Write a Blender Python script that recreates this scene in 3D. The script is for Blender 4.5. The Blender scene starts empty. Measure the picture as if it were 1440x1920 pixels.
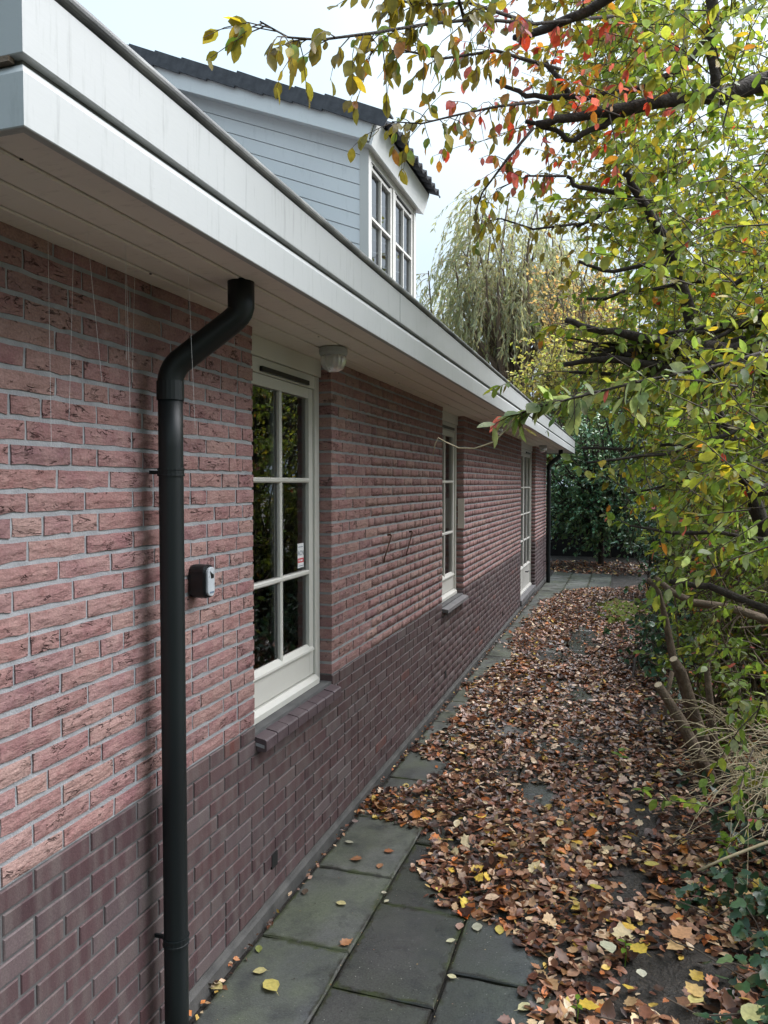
import bpy, math, random
import numpy as np
from mathutils import Vector

# ------------------------------------------------------------------ camera, sky, sun, exposure
S = bpy.context.scene
COL = S.collection
F_PX, CXP, CYP = 1410.0, 720.0, 960.0            # focal length and centre in photo pixels (1440 x 1920)
YAW, PITCH = math.radians(17.762), math.radians(2.153)
CAM = np.array([1.4745, 0.0, 1.853])
FWD = np.array([-math.sin(YAW) * math.cos(PITCH), math.cos(YAW) * math.cos(PITCH), -math.sin(PITCH)])
RGT = np.array([math.cos(YAW), math.sin(YAW), 0.0])
UPV = np.cross(RGT, FWD)
cd = bpy.data.cameras.new('camera')
cam = bpy.data.objects.new('camera', cd)
COL.objects.link(cam)
cam.location = CAM
cam.rotation_euler = Vector(FWD).to_track_quat('-Z', 'Y').to_euler()
cd.sensor_fit = 'VERTICAL'
cd.sensor_height = 24.0
cd.lens = 24.0 * F_PX / 1920.0
cd.clip_start = 0.02
cd.clip_end = 500
S.camera = cam

SUN_DIR = Vector((0.60, 0.46, 0.95)).normalized()    # towards the sun
W = bpy.data.worlds.new('World')
S.world = W
W.use_nodes = True
wn, wl = W.node_tree.nodes, W.node_tree.links
wn.clear()
sky = wn.new('ShaderNodeTexSky')
sky.sky_type = 'NISHITA'
sky.sun_disc = False
sky.sun_elevation = math.asin(SUN_DIR.z)
sky.sun_rotation = math.atan2(SUN_DIR.x, SUN_DIR.y)
sky.air_density = 1.0
sky.dust_density = 4.0
sky.ozone_density = 1.0
hs = wn.new('ShaderNodeHueSaturation')
hs.inputs['Saturation'].default_value = 0.25
wl.new(sky.outputs[0], hs.inputs['Color'])
# overcast layer: the even cloud deck, brighter overhead than at the horizon (1 + 2 sin h) / 3
tc = wn.new('ShaderNodeTexCoord')
sx = wn.new('ShaderNodeSeparateXYZ')
wl.new(tc.outputs['Generated'], sx.inputs[0])
mr = wn.new('ShaderNodeMapRange')
mr.inputs['From Min'].default_value = 0.0
mr.inputs['From Max'].default_value = 1.0
mr.inputs['To Min'].default_value = 0.40
mr.inputs['To Max'].default_value = 1.20
wl.new(sx.outputs['Z'], mr.inputs['Value'])
cn = wn.new('ShaderNodeTexNoise')
cn.inputs['Scale'].default_value = 1.6
cn.inputs['Detail'].default_value = 3.0
wl.new(tc.outputs['Generated'], cn.inputs['Vector'])
cr = wn.new('ShaderNodeValToRGB')
cr.color_ramp.elements[0].position = 0.38
cr.color_ramp.elements[0].color = (2.7, 3.8, 4.8, 1)
cr.color_ramp.elements[1].position = 0.64
cr.color_ramp.elements[1].color = (4.1, 4.9, 5.5, 1)
wl.new(cn.outputs['Fac'], cr.inputs['Fac'])
mu = wn.new('ShaderNodeVectorMath')
mu.operation = 'SCALE'
wl.new(cr.outputs['Color'], mu.inputs[0])
wl.new(mr.outputs['Result'], mu.inputs['Scale'])
mx = wn.new('ShaderNodeMixRGB')
mx.inputs['Fac'].default_value = 0.85
wl.new(hs.outputs['Color'], mx.inputs['Color1'])
wl.new(mu.outputs['Vector'], mx.inputs['Color2'])
bg = wn.new('ShaderNodeBackground')
bg.inputs['Strength'].default_value = 0.05
wo = wn.new('ShaderNodeOutputWorld')
wl.new(mx.outputs['Color'], bg.inputs['Color'])
wl.new(bg.outputs[0], wo.inputs['Surface'])

sd = bpy.data.lights.new('sun', 'SUN')
sd.energy = 1.5
sd.angle = math.radians(62)
sd.color = (1.0, 0.975, 1.0)
so = bpy.data.objects.new('sun', sd)
COL.objects.link(so)
so.rotation_euler = (-SUN_DIR).to_track_quat('-Z', 'Y').to_euler()
so.location = (5, 8, 20)
S.view_settings.view_transform = 'Standard'
S.view_settings.look = 'None'
S.view_settings.exposure = 2.7
S.view_settings.gamma = 1.0
S.render.engine = 'CYCLES'
S.cycles.use_denoising = True
S.cycles.max_bounces = 7
S.cycles.transparent_max_bounces = 12
S.cycles.sample_clamp_indirect = 4.0

R = random.Random(7)
RN = np.random.default_rng(11)


def at(px, py, y):
    """a point of the place seen at photo pixel (px, py), y metres down the path"""
    d = FWD + RGT * (px - CXP) / F_PX + UPV * (CYP - py) / F_PX
    return CAM + d * (y / d[1])


def on_ground(px, py, z=-0.05):
    d = FWD + RGT * (px - CXP) / F_PX + UPV * (CYP - py) / F_PX
    return CAM + d * ((z - CAM[2]) / d[2])


# ------------------------------------------------------------------ object helpers
def link(o, parent=None):
    COL.objects.link(o)
    if parent is not None:
        o.parent = parent
    return o


def tag(o, label=None, cat=None, group=None, kind=None):
    if label: o['label'] = label
    if cat: o['category'] = cat
    if group: o['group'] = group
    if kind: o['kind'] = kind
    return o


def empty(name, loc=(0, 0, 0)):
    o = bpy.data.objects.new(name, None)
    o.location = loc
    o.empty_display_size = 0.1
    return link(o)


def mesh_obj(name, verts, faces, mat, parent=None, loc=None, smooth=False, attr=None):
    me = bpy.data.meshes.new(name)
    me.from_pydata([tuple(v) for v in verts], [], faces)
    me.materials.append(mat)
    if smooth:
        me.polygons.foreach_set('use_smooth', [True] * len(me.polygons))
    o = bpy.data.objects.new(name, me)
    if loc is not None:
        o.location = loc
    return link(o, parent)


def np_mesh(name, V, tris_or_quads, mat, col=None, smooth=False, val=None):
    """V (n,3) float, faces (m,k) int with k = 3 or 4; col (n,3) point colour; val (n,) point value"""
    V = np.ascontiguousarray(V, dtype=np.float32)
    Fc = np.ascontiguousarray(tris_or_quads, dtype=np.int32)
    m, k = Fc.shape
    me = bpy.data.meshes.new(name)
    me.vertices.add(len(V))
    me.vertices.foreach_set('co', V.ravel())
    me.loops.add(m * k)
    me.loops.foreach_set('vertex_index', Fc.ravel())
    me.polygons.add(m)
    me.polygons.foreach_set('loop_start', np.arange(0, m * k, k, dtype=np.int32))
    me.polygons.foreach_set('loop_total', np.full(m, k, dtype=np.int32))
    if smooth:
        me.polygons.foreach_set('use_smooth', np.ones(m, dtype=bool))
    if col is not None:
        a = me.attributes.new('Col', 'FLOAT_COLOR', 'POINT')
        c4 = np.ones((len(V), 4), dtype=np.float32)
        c4[:, :3] = col
        a.data.foreach_set('color', c4.ravel())
    if val is not None:
        a = me.attributes.new('rnd', 'FLOAT', 'POINT')
        a.data.foreach_set('value', np.ascontiguousarray(val, dtype=np.float32))
    me.update()
    me.validate()
    me.materials.append(mat)
    return me


class MB:
    """collects boxes and tubes for one mesh"""
    def __init__(s):
        s.v, s.f = [], []

    def box(s, x0, x1, y0, y1, z0, z1):
        b = len(s.v)
        s.v += [(x, y, z) for x in (x0, x1) for y in (y0, y1) for z in (z0, z1)]
        s.f += [[b + i for i in q] for q in ((0, 1, 3, 2), (4, 6, 7, 5), (0, 4, 5, 1), (2, 3, 7, 6), (0, 2, 6, 4), (1, 5, 7, 3))]
        return s

    def quad(s, a, b, c, d):
        k = len(s.v)
        s.v += [a, b, c, d]
        s.f.append([k, k + 1, k + 2, k + 3])
        return s

    def prism(s, poly, axis, a0, a1):
        """poly: 2-D outline; axis 'y': poly is (x,z) run along y; 'x': poly is (y,z); 'z': poly is (x,y)"""
        k, n = len(s.v), len(poly)
        for a in (a0, a1):
            for p in poly:
                s.v.append({'y': (p[0], a, p[1]), 'x': (a, p[0], p[1]), 'z': (p[0], p[1], a)}[axis])
        for i in range(n):
            j = (i + 1) % n
            s.f.append([k + i, k + j, k + n + j, k + n + i])
        s.f.append([k + i for i in range(n)][::-1])
        s.f.append([k + n + i for i in range(n)])
        return s

    def tube(s, pts, rad, n=8, cap=True, rough=0.0):
        A = np.asarray(pts, float)
        m = len(A)
        rad = np.broadcast_to(np.asarray(rad, float), m)
        k0 = len(s.v)
        T = np.empty_like(A)
        T[1:-1] = A[2:] - A[:-2]
        T[0], T[-1] = A[1] - A[0], A[-1] - A[-2]
        T /= np.sqrt((T * T).sum(1))[:, None] + 1e-9
        t = T[0]
        ref = (0.31, 0.2, 0.93) if abs(t[2]) < .9 else (1.0, 0.0, 0.1)
        up = np.array((t[1] * ref[2] - t[2] * ref[1], t[2] * ref[0] - t[0] * ref[2], t[0] * ref[1] - t[1] * ref[0]))
        Us = np.empty_like(A)
        for i in range(m):
            up = up - T[i] * (up @ T[i])
            up = up / (math.sqrt(up @ up) + 1e-9)
            Us[i] = up
        Wv = np.stack([T[:, 1] * Us[:, 2] - T[:, 2] * Us[:, 1], T[:, 2] * Us[:, 0] - T[:, 0] * Us[:, 2], T[:, 0] * Us[:, 1] - T[:, 1] * Us[:, 0]], -1)
        ang_ = np.arange(n) * (2 * math.pi / n)
        rr = rad[:, None] * (1 + (RN.uniform(-rough, rough, (m, n)) if rough else np.zeros((m, n))))
        V = A[:, None] + rr[:, :, None] * (Us[:, None] * np.cos(ang_)[None, :, None] + Wv[:, None] * np.sin(ang_)[None, :, None])
        s.v += V.reshape(-1, 3).tolist()
        for i in range(m - 1):
            for j in range(n):
                a, b = k0 + i * n + j, k0 + i * n + (j + 1) % n
                s.f.append([a, b, b + n, a + n])
        if cap:
            s.f.append([k0 + j for j in range(n)][::-1])
            e = k0 + (m - 1) * n
            s.f.append([e + j for j in range(n)])
        return s

    def lathe(s, prof, centre, n=20, axis='z'):
        k0 = len(s.v)
        for (r, h) in prof:
            for j in range(n):
                a = 2 * math.pi * j / n
                p = (r * math.cos(a), r * math.sin(a), h)
                if axis == 'x':
                    p = (p[2], p[0], p[1])
                s.v.append(tuple(np.add(centre, p)))
        for i in range(len(prof) - 1):
            for j in range(n):
                a, b = k0 + i * n + j, k0 + i * n + (j + 1) % n
                s.f.append([a, b, b + n, a + n])
        s.f.append([k0 + j for j in range(n)][::-1])
        e = k0 + (len(prof) - 1) * n
        s.f.append([e + j for j in range(n)])
        return s

    def build(s, name, mat, parent=None, smooth=False):
        return mesh_obj(name, s.v, s.f, mat, parent, smooth=smooth)


# ------------------------------------------------------------------ materials
def new_mat(name):
    m = bpy.data.materials.new(name)
    m.use_nodes = True
    nt = m.node_tree
    b = nt.nodes['Principled BSDF']
    return m, nt, nt.nodes, nt.links, b


def noise(N, L, vec, scale, detail=4.0, rough=0.55, dist=0.0):
    t = N.new('ShaderNodeTexNoise')
    t.inputs['Scale'].default_value = scale
    t.inputs['Detail'].default_value = detail
    t.inputs['Roughness'].default_value = rough
    t.inputs['Distortion'].default_value = dist
    if vec is not None:
        L.new(vec, t.inputs['Vector'])
    return t.outputs['Fac']


def ramp(N, L, fac, stops):
    r = N.new('ShaderNodeValToRGB')
    e = r.color_ramp.elements
    while len(e) < len(stops):
        e.new(0.5)
    for i, (p, c) in enumerate(stops):
        e[i].position = p
        e[i].color = (c[0], c[1], c[2], 1) if hasattr(c, '__len__') else (c, c, c, 1)
    L.new(fac, r.inputs['Fac'])
    return r.outputs['Color']


def mixc(N, L, fac, a, b, mode='MIX'):
    m = N.new('ShaderNodeMixRGB')
    m.blend_type = mode
    for i, x in (('Fac', fac), ('Color1', a), ('Color2', b)):
        if isinstance(x, (int, float)):
            m.inputs[i].default_value = x if i == 'Fac' else (x, x, x, 1)
        elif isinstance(x, tuple):
            m.inputs[i].default_value = (*x, 1)
        else:
            L.new(x, m.inputs[i])
    return m.outputs['Color']


def math_n(N, L, op, a, b=None, c=None):
    m = N.new('ShaderNodeMath')
    m.operation = op
    for i, x in enumerate((a, b, c)):
        if x is None: continue
        if isinstance(x, (int, float)): m.inputs[i].default_value = x
        else: L.new(x, m.inputs[i])
    return m.outputs[0]


def bump(N, L, h, bsdf, strength=0.4, dist=0.01, prev=None):
    b = N.new('ShaderNodeBump')
    b.inputs['Strength'].default_value = strength
    b.inputs['Distance'].default_value = dist
    L.new(h, b.inputs['Height'])
    if prev is not None:
        L.new(prev, b.inputs['Normal'])
    L.new(b.outputs['Normal'], bsdf.inputs['Normal'])
    return b.outputs['Normal']


def mapped(N, L, out, scale=(1, 1, 1), loc=None):
    m = N.new('ShaderNodeMapping')
    m.inputs['Scale'].default_value = scale
    L.new(out, m.inputs['Vector'])
    if loc is not None:
        L.new(loc, m.inputs['Location'])
    return m.outputs['Vector']


def simple(name, stops, scale=6.0, rough=0.6, bumpk=0.0, bscale=60.0, stretch=(1, 1, 1), detail=5.0, spec=0.4, bdist=0.004):
    m, nt, N, L, b = new_mat(name)
    tc = N.new('ShaderNodeTexCoord').outputs['Object']
    v = mapped(N, L, tc, stretch)
    n = noise(N, L, v, scale, detail)
    L.new(ramp(N, L, n, stops), b.inputs['Base Color'])
    b.inputs['Roughness'].default_value = rough
    b.inputs['Specular IOR Level'].default_value = spec
    if bumpk:
        bump(N, L, noise(N, L, v, bscale, 4), b, bumpk, bdist)
    return m


def brick_material(name, per_object, red):
    m, nt, N, L, b = new_mat(name)
    tc = N.new('ShaderNodeTexCoord').outputs['Object']
    if per_object:
        rnd = N.new('ShaderNodeObjectInfo').outputs['Random']
    else:
        a = N.new('ShaderNodeAttribute')
        a.attribute_name = 'rnd'
        rnd = a.outputs['Fac']
    cmb = N.new('ShaderNodeCombineXYZ')
    L.new(math_n(N, L, 'MULTIPLY', rnd, 37.0), cmb.inputs['X'])
    L.new(math_n(N, L, 'MULTIPLY', rnd, 83.0), cmb.inputs['Y'])
    L.new(math_n(N, L, 'MULTIPLY', rnd, 59.0), cmb.inputs['Z'])
    ad = N.new('ShaderNodeVectorMath')
    L.new(tc, ad.inputs[0])
    L.new(cmb.outputs[0], ad.inputs[1])
    p = ad.outputs[0]
    r2 = math_n(N, L, 'FRACT', math_n(N, L, 'MULTIPLY', rnd, 17.31))
    if red:
        base = ramp(N, L, rnd, [(0.0, (.2367, .1254, .1216)), (.14, (.2950, .1588, .1495)), (.28, (.2742, .1558, .1549)), (.40, (.3252, .2017, .1758)), (.52, (.2404, .1204, .1230)),
                                (.66, (.3048, .1688, .1625)), (.78, (.2104, .1120, .1186)), (.88, (.3405, .2213, .1961)), (.95, (.2670, .1365, .1281)), (1, (.3143, .1786, .1684))])
        g_ = N.new('ShaderNodeNewGeometry').outputs['Position']
        n1 = noise(N, L, p, 16, 5)
        col = mixc(N, L, ramp(N, L, n1, [(.35, 0.), (.75, .6)]), base, (.40, .265, .235))
        col = mixc(N, L, ramp(N, L, noise(N, L, p, 31, 4, .7), [(.56, 0.), (.72, .55)]), col, (.20, .085, .08))
        col = mixc(N, L, .45, col, ramp(N, L, noise(N, L, p, 160, 4), [(.3, .5), (.7, 1.3)]), 'MULTIPLY')
        col = mixc(N, L, .5, col, ramp(N, L, noise(N, L, g_, 1.7, 4), [(.3, .72), (.7, 1.12)]), 'MULTIPLY')
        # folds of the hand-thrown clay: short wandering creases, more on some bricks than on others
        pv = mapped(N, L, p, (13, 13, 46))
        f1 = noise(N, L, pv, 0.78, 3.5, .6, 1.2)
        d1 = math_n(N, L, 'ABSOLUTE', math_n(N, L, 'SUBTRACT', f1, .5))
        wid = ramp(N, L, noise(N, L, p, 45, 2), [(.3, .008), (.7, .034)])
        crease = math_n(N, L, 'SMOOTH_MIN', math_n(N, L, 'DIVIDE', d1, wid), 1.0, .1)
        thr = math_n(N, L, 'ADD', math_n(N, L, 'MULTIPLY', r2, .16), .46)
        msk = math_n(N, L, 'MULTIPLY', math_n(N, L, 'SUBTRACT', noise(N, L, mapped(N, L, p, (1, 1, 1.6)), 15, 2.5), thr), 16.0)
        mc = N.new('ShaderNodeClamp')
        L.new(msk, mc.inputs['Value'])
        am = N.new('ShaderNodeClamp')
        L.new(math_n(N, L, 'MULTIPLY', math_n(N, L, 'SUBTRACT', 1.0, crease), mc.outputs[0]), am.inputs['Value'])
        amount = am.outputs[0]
        col = mixc(N, L, math_n(N, L, 'MULTIPLY', amount, .85), col, (.05, .024, .024))  # shade of the folds painted near-black into the colour, besides the bump
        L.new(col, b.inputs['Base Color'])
        h = math_n(N, L, 'SUBTRACT', math_n(N, L, 'MULTIPLY', noise(N, L, mapped(N, L, p, (16, 16, 42)), 1.0, 5, .6), 1.3), amount)
        nb = bump(N, L, h, b, .95, .009)
        bump(N, L, noise(N, L, p, 240, 3), b, .3, .0015, nb)
        b.inputs['Roughness'].default_value = .9
    else:
        base = ramp(N, L, rnd, [(0.0, (.0718, .0378, .0412)), (.18, (.0948, .0523, .0557)), (.36, (.0575, .0300, .0340)), (.55, (.1063, .0654, .0670)),
                                (.7, (.0805, .0378, .0402)), (.84, (.0863, .0581, .0619)), (.95, (.1265, .0921, .0954)), (.985, (.0718, .0387, .0412)), (1, (.1724, .0557, .0438))])
        # fire-flash bands across each brick
        band = noise(N, L, mapped(N, L, p, (1, 22, 1.5)), 1.0, 1.5)
        col = mixc(N, L, ramp(N, L, band, [(.40, 0.), (.66, .6)]), base, (.142, .116, .110))
        col = mixc(N, L, .4, col, ramp(N, L, noise(N, L, p, 190, 3), [(.3, .5), (.7, 1.35)]), 'MULTIPLY')
        spk = ramp(N, L, noise(N, L, p, 420, 1), [(.74, 0.), (.80, .5)])
        col = mixc(N, L, spk, col, (.5, .42, .38))
        L.new(col, b.inputs['Base Color'])
        bump(N, L, noise(N, L, p, 120, 4), b, .3, .003)
        b.inputs['Roughness'].default_value = .62
    b.inputs['Specular IOR Level'].default_value = .25 if red else .45
    return m


M = {}
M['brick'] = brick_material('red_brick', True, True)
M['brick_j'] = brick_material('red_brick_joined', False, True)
M['plinth'] = brick_material('plinth_brick', True, False)
M['plinth_j'] = brick_material('plinth_brick_joined', False, False)
M['mortar'] = simple('mortar', [(.25, (.22, .227, .24)), (.75, (.345, .352, .365))], 14, .95, .6, 160, bdist=.004)
M['mortar_dark'] = simple('plinth_mortar', [(.25, (.075, .074, .075)), (.75, (.14, .138, .138))], 10, .95, .5, 160, bdist=.003)
M['concrete'] = simple('foot_mortar', [(.3, (.055, .053, .052)), (.7, (.115, .110, .105))], 8, .85, .5, 90)


def paint(name, c, dirt=(.32, .32, .30), rough=.45, amt=.45):
    m, nt, N, L, b = new_mat(name)
    tc = N.new('ShaderNodeTexCoord').outputs['Object']
    st = noise(N, L, mapped(N, L, tc, (3, 9, .7)), 5, 7, .7)
    blot = noise(N, L, tc, 3.0, 5)
    col = mixc(N, L, ramp(N, L, blot, [(.35, 0.), (.8, .25)]), c, tuple(x * .84 for x in c))
    col = mixc(N, L, ramp(N, L, st, [(.55, 0.), (.8, amt)]), col, dirt)
    spk = ramp(N, L, noise(N, L, tc, 130, 2), [(.76, 0.), (.80, .6)])
    col = mixc(N, L, spk, col, dirt)
    L.new(col, b.inputs['Base Color'])
    b.inputs['Roughness'].default_value = rough
    bump(N, L, noise(N, L, mapped(N, L, tc, (2, .4, 2)), 60, 3), b, .12, .002)
    return m


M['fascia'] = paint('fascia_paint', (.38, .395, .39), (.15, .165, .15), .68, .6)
M['soffit'] = paint('soffit_paint', (.74, .69, .62), (.30, .26, .22), .7, .5)
M['frame'] = paint('window_frame_paint', (.60, .585, .54), (.35, .32, .28), .38, .18)
M['cladding'] = paint('dormer_cladding_paint', (.80, .81, .80), (.45, .47, .46), .6, .4)
M['barge'] = paint('barge_board_paint', (.80, .81, .79), (.45, .46, .43), .6, .4)
M['gutter'] = simple('gutter_zinc', [(.3, (.055, .058, .06)), (.55, (.16, .165, .16)), (.75, (.30, .30, .28))], 9, .55, .4, 60, (1, .5, 1))
M['black_gap'] = simple('shadow_gap_strip', [(.3, (.012, .012, .012)), (.7, (.03, .03, .03))], 10, .8)
M['pipe'] = simple('pipe_pvc', [(.3, (.0045, .007, .008)), (.7, (.008, .012, .013))], 5, .45, .08, 40, (1, 1, .3), spec=.4)
M['pipe_far'] = M['pipe']
M['sill'] = simple('sill_tile', [(.25, (.062, .044, .050)), (.75, (.115, .085, .094))], 16, .42, .25, 120, spec=.5)
M['stone'] = simple('sill_stone', [(.3, (.15, .145, .15)), (.7, (.20, .195, .20))], 9, .45, .15, 90)
M['dark'] = simple('dark_void', [(.3, (.006, .006, .006)), (.7, (.012, .012, .012))], 5, .9)
M['black'] = simple('black_plastic', [(.3, (.007, .008, .009)), (.7, (.012, .013, .014))], 30, .35)
M['silver'] = simple('silver_plastic', [(.3, (.42, .45, .48)), (.7, (.50, .53, .56))], 30, .35)
M['room'] = simple('room_plaster', [(.3, (.34, .33, .31)), (.7, (.42, .41, .38))], 2, .9)
M['curtain'] = simple('curtain_cloth', [(.3, (.42, .42, .42)), (.7, (.52, .52, .51))], 12, .9, .3, 200)
M['curtain_brown'] = simple('curtain_brown', [(.3, (.10, .075, .055)), (.7, (.16, .12, .09))], 12, .9, .3, 200)
M['rust'] = simple('rusty_iron', [(.3, (.05, .025, .018)), (.7, (.11, .05, .03))], 60, .8)
M['plate'] = simple('pale_plate', [(.3, (.52, .46, .42)), (.7, (.62, .56, .52))], 8, .6)
M['roof'] = simple('roof_tile', [(.3, (.045, .047, .053)), (.7, (.09, .092, .10))], 12, .7, .4, 60)
M['white'] = simple('sticker_white', [(.3, (.72, .72, .72)), (.7, (.78, .78, .78))], 5, .5)
M['red'] = simple('sticker_red', [(.3, (.62, .08, .10)), (.7, (.68, .12, .14))], 5, .5)
M['ink'] = simple('sticker_ink', [(.3, (.10, .15, .21)), (.7, (.14, .19, .25))], 5, .5)
M['web'] = simple('cobweb_silk', [(.3, (.55, .55, .55)), (.7, (.7, .7, .7))], 5, .6)


def glass_mat():
    m, nt, N, L, b = new_mat('window_glass')
    N.remove(b)
    fr = N.new('ShaderNodeFresnel')
    fr.inputs['IOR'].default_value = 2.5
    tr = N.new('ShaderNodeBsdfTransparent')
    tr.inputs['Color'].default_value = (.80, .84, .82, 1)
    gl = N.new('ShaderNodeBsdfGlossy')
    gl.inputs['Roughness'].default_value = .012
    gl.inputs['Color'].default_value = (.88, .88, .90, 1)
    tcn = N.new('ShaderNodeTexCoord').outputs['Object']
    bm = N.new('ShaderNodeBump')
    bm.inputs['Strength'].default_value = .05
    bm.inputs['Distance'].default_value = .02
    L.new(noise(N, L, tcn, 2.2, 1), bm.inputs['Height'])
    L.new(bm.outputs['Normal'], gl.inputs['Normal'])
    ms = N.new('ShaderNodeMixShader')
    L.new(fr.outputs[0], ms.inputs[0])
    L.new(tr.outputs[0], ms.inputs[1])
    L.new(gl.outputs[0], ms.inputs[2])
    L.new(ms.outputs[0], N['Material Output'].inputs['Surface'])
    return m


M['glass'] = glass_mat()
m, nt, N_, L_, b_ = new_mat('lamp_glass')
b_.inputs['Base Color'].default_value = (.75, .76, .74, 1)
b_.inputs['Roughness'].default_value = .25
b_.inputs['Transmission Weight'].default_value = .7
M['lamp_glass'] = m


def leaf_material(name, rough=.42, trans=.58, spec=.4):
    m, nt, N, L, b = new_mat(name)
    a = N.new('ShaderNodeAttribute')
    a.attribute_name = 'Col'
    g = N.new('ShaderNodeNewGeometry')
    n = noise(N, L, g.outputs['Position'], 75, 4)
    col = mixc(N, L, .65, a.outputs['Color'], ramp(N, L, n, [(.3, .65), (.7, 1.3)]), 'MULTIPLY')
    L.new(col, b.inputs['Base Color'])
    b.inputs['Roughness'].default_value = rough
    b.inputs['Specular IOR Level'].default_value = spec
    t = N.new('ShaderNodeBsdfTranslucent')
    L.new(mixc(N, L, 1.0, col, (1.35, 1.3, .75), 'MULTIPLY'), t.inputs['Color'])
    ms = N.new('ShaderNodeMixShader')
    ms.inputs[0].default_value = trans
    L.new(b.outputs[0], ms.inputs[1])
    L.new(t.outputs[0], ms.inputs[2])
    L.new(ms.outputs[0], N['Material Output'].inputs['Surface'])
    return m


M['leaf'] = leaf_material('living_leaf')
M['ever'] = leaf_material('evergreen_leaf', .30, .12, .5)
M['dead'] = leaf_material('dead_leaf', .36, .10, .4)
M['bark'] = simple('dark_bark', [(.25, (.018, .013, .011)), (.55, (.045, .034, .028)), (.8, (.085, .068, .055))], 26, .9, .9, 70, (1, 1, 1), bdist=.012)
M['bark_brown'] = simple('brown_bark', [(.25, (.075, .052, .036)), (.55, (.15, .108, .075)), (.8, (.23, .175, .125))], 22, .9, .9, 60, bdist=.01)
M['twig'] = simple('straw_stalk', [(.3, (.30, .235, .135)), (.7, (.46, .38, .245))], 20, .7)
M['twig_dark'] = simple('thin_twig', [(.3, (.045, .034, .026)), (.7, (.11, .082, .06))], 20, .85)
M['cut'] = simple('cut_wood', [(.3, (.52, .40, .27)), (.7, (.66, .54, .38))], 30, .8)
M['soil'] = simple('dark_soil', [(.3, (.012, .010, .009)), (.7, (.035, .029, .024))], 5, .85, 1.0, 40, bdist=.02)
M['moss'] = simple('moss', [(.3, (.07, .095, .012)), (.7, (.21, .25, .03))], 30, .95, 1.0, 120, bdist=.02)
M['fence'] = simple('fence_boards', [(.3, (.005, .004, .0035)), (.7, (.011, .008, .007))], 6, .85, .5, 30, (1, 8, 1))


def slab_mat(name, k, wet):
    m, nt, N, L, b = new_mat(name)
    tc = N.new('ShaderNodeTexCoord').outputs['Object']
    g = N.new('ShaderNodeNewGeometry').outputs['Position']
    rnd = N.new('ShaderNodeObjectInfo').outputs['Random']
    base = ramp(N, L, rnd, [(0, tuple(k * x for x in (.092, .095, .090))), (.5, tuple(k * x for x in (.128, .128, .120))), (1, tuple(k * x for x in (.075, .079, .080)))])
    alg = noise(N, L, g, 2.6, 5, .6)
    sp = N.new('ShaderNodeSeparateXYZ')
    L.new(g, sp.inputs[0])
    col = mixc(N, L, ramp(N, L, alg, [(.36, 0.), (.62, .95)]), base, (.095 * k, .108 * k, .064 * k + .01))
    col = mixc(N, L, ramp(N, L, noise(N, L, g, 5.5, 5, .65), [(.46, 0.), (.70, .8)]), col, (.030, .032, .034))
    col = mixc(N, L, .55, col, ramp(N, L, noise(N, L, g, 130, 4), [(.3, .55), (.72, 1.35)]), 'MULTIPLY')
    spk = ramp(N, L, noise(N, L, g, 95, 1), [(.75, 0.), (.79, .8)])
    col = mixc(N, L, spk, col, (.012, .011, .010))
    grit = ramp(N, L, noise(N, L, g, 120, 1), [(.74, 0.), (.79, .8)])
    col = mixc(N, L, grit, col, (.26, .25, .23))
    # soil and moss creeping in from the joints
    so_ = N.new('ShaderNodeSeparateXYZ')
    L.new(tc, so_.inputs[0])
    ex = math_n(N, L, 'SUBTRACT', .1965, math_n(N, L, 'ABSOLUTE', so_.outputs['X']))
    ey = math_n(N, L, 'SUBTRACT', .2965, math_n(N, L, 'ABSOLUTE', so_.outputs['Y']))
    ed = math_n(N, L, 'MINIMUM', ex, ey)
    ed = math_n(N, L, 'SUBTRACT', ed, math_n(N, L, 'MULTIPLY', math_n(N, L, 'SUBTRACT', noise(N, L, g, 24, 5, .65), .42), .07))
    col = mixc(N, L, ramp(N, L, ed, [(.0, .85), (.016, 0.)]), col, ramp(N, L, noise(N, L, g, 7, 3), [(.42, (.016, .014, .011)), (.62, (.040, .052, .016))]))
    L.new(col, b.inputs['Base Color'])
    # the film of rain water lies in shallow dips
    L.new(ramp(N, L, noise(N, L, g, 2.1, 3), [(.35, .62 - wet), (.65, .30 - wet * .4)]), b.inputs['Roughness'])
    b.inputs['Specular IOR Level'].default_value = .5
    nb = bump(N, L, noise(N, L, g, 170, 4), b, .4, .003)
    bump(N, L, noise(N, L, g, 5, 3), b, .25, .02, nb)
    return m


M['slab'] = slab_mat('concrete_slab', .95, 0.0)
M['slab_wet'] = slab_mat('damp_concrete_slab', .50, .32)


def ground_mat():
    m, nt, N, L, b = new_mat('garden_soil')
    g = N.new('ShaderNodeNewGeometry').outputs['Position']
    c = ramp(N, L, noise(N, L, g, 9, 6), [(.3, (.014, .012, .010)), (.7, (.040, .031, .024))])
    c = mixc(N, L, ramp(N, L, noise(N, L, g, 90, 3), [(.55, 0.), (.75, .6)]), c, (.10, .075, .05))
    far = N.new('ShaderNodeSeparateXYZ')
    L.new(g, far.inputs[0])
    L.new(c, b.inputs['Base Color'])
    L.new(ramp(N, L, noise(N, L, g, 6, 3), [(.4, .9), (.7, .5)]), b.inputs['Roughness'])
    bump(N, L, noise(N, L, g, 45, 5), b, .9, .02)
    return m


M['ground'] = ground_mat()

# ------------------------------------------------------------------ ground and paving
GX = np.unique(np.concatenate([np.linspace(-70, -4, 10), np.linspace(-4, 1.26, 8), np.linspace(1.27, 4.5, 60), np.linspace(4.8, 70, 14)]))
GY = np.unique(np.concatenate([np.linspace(-50, 0, 8), np.linspace(0.1, 19, 260), np.linspace(19.5, 120, 20)]))


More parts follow.
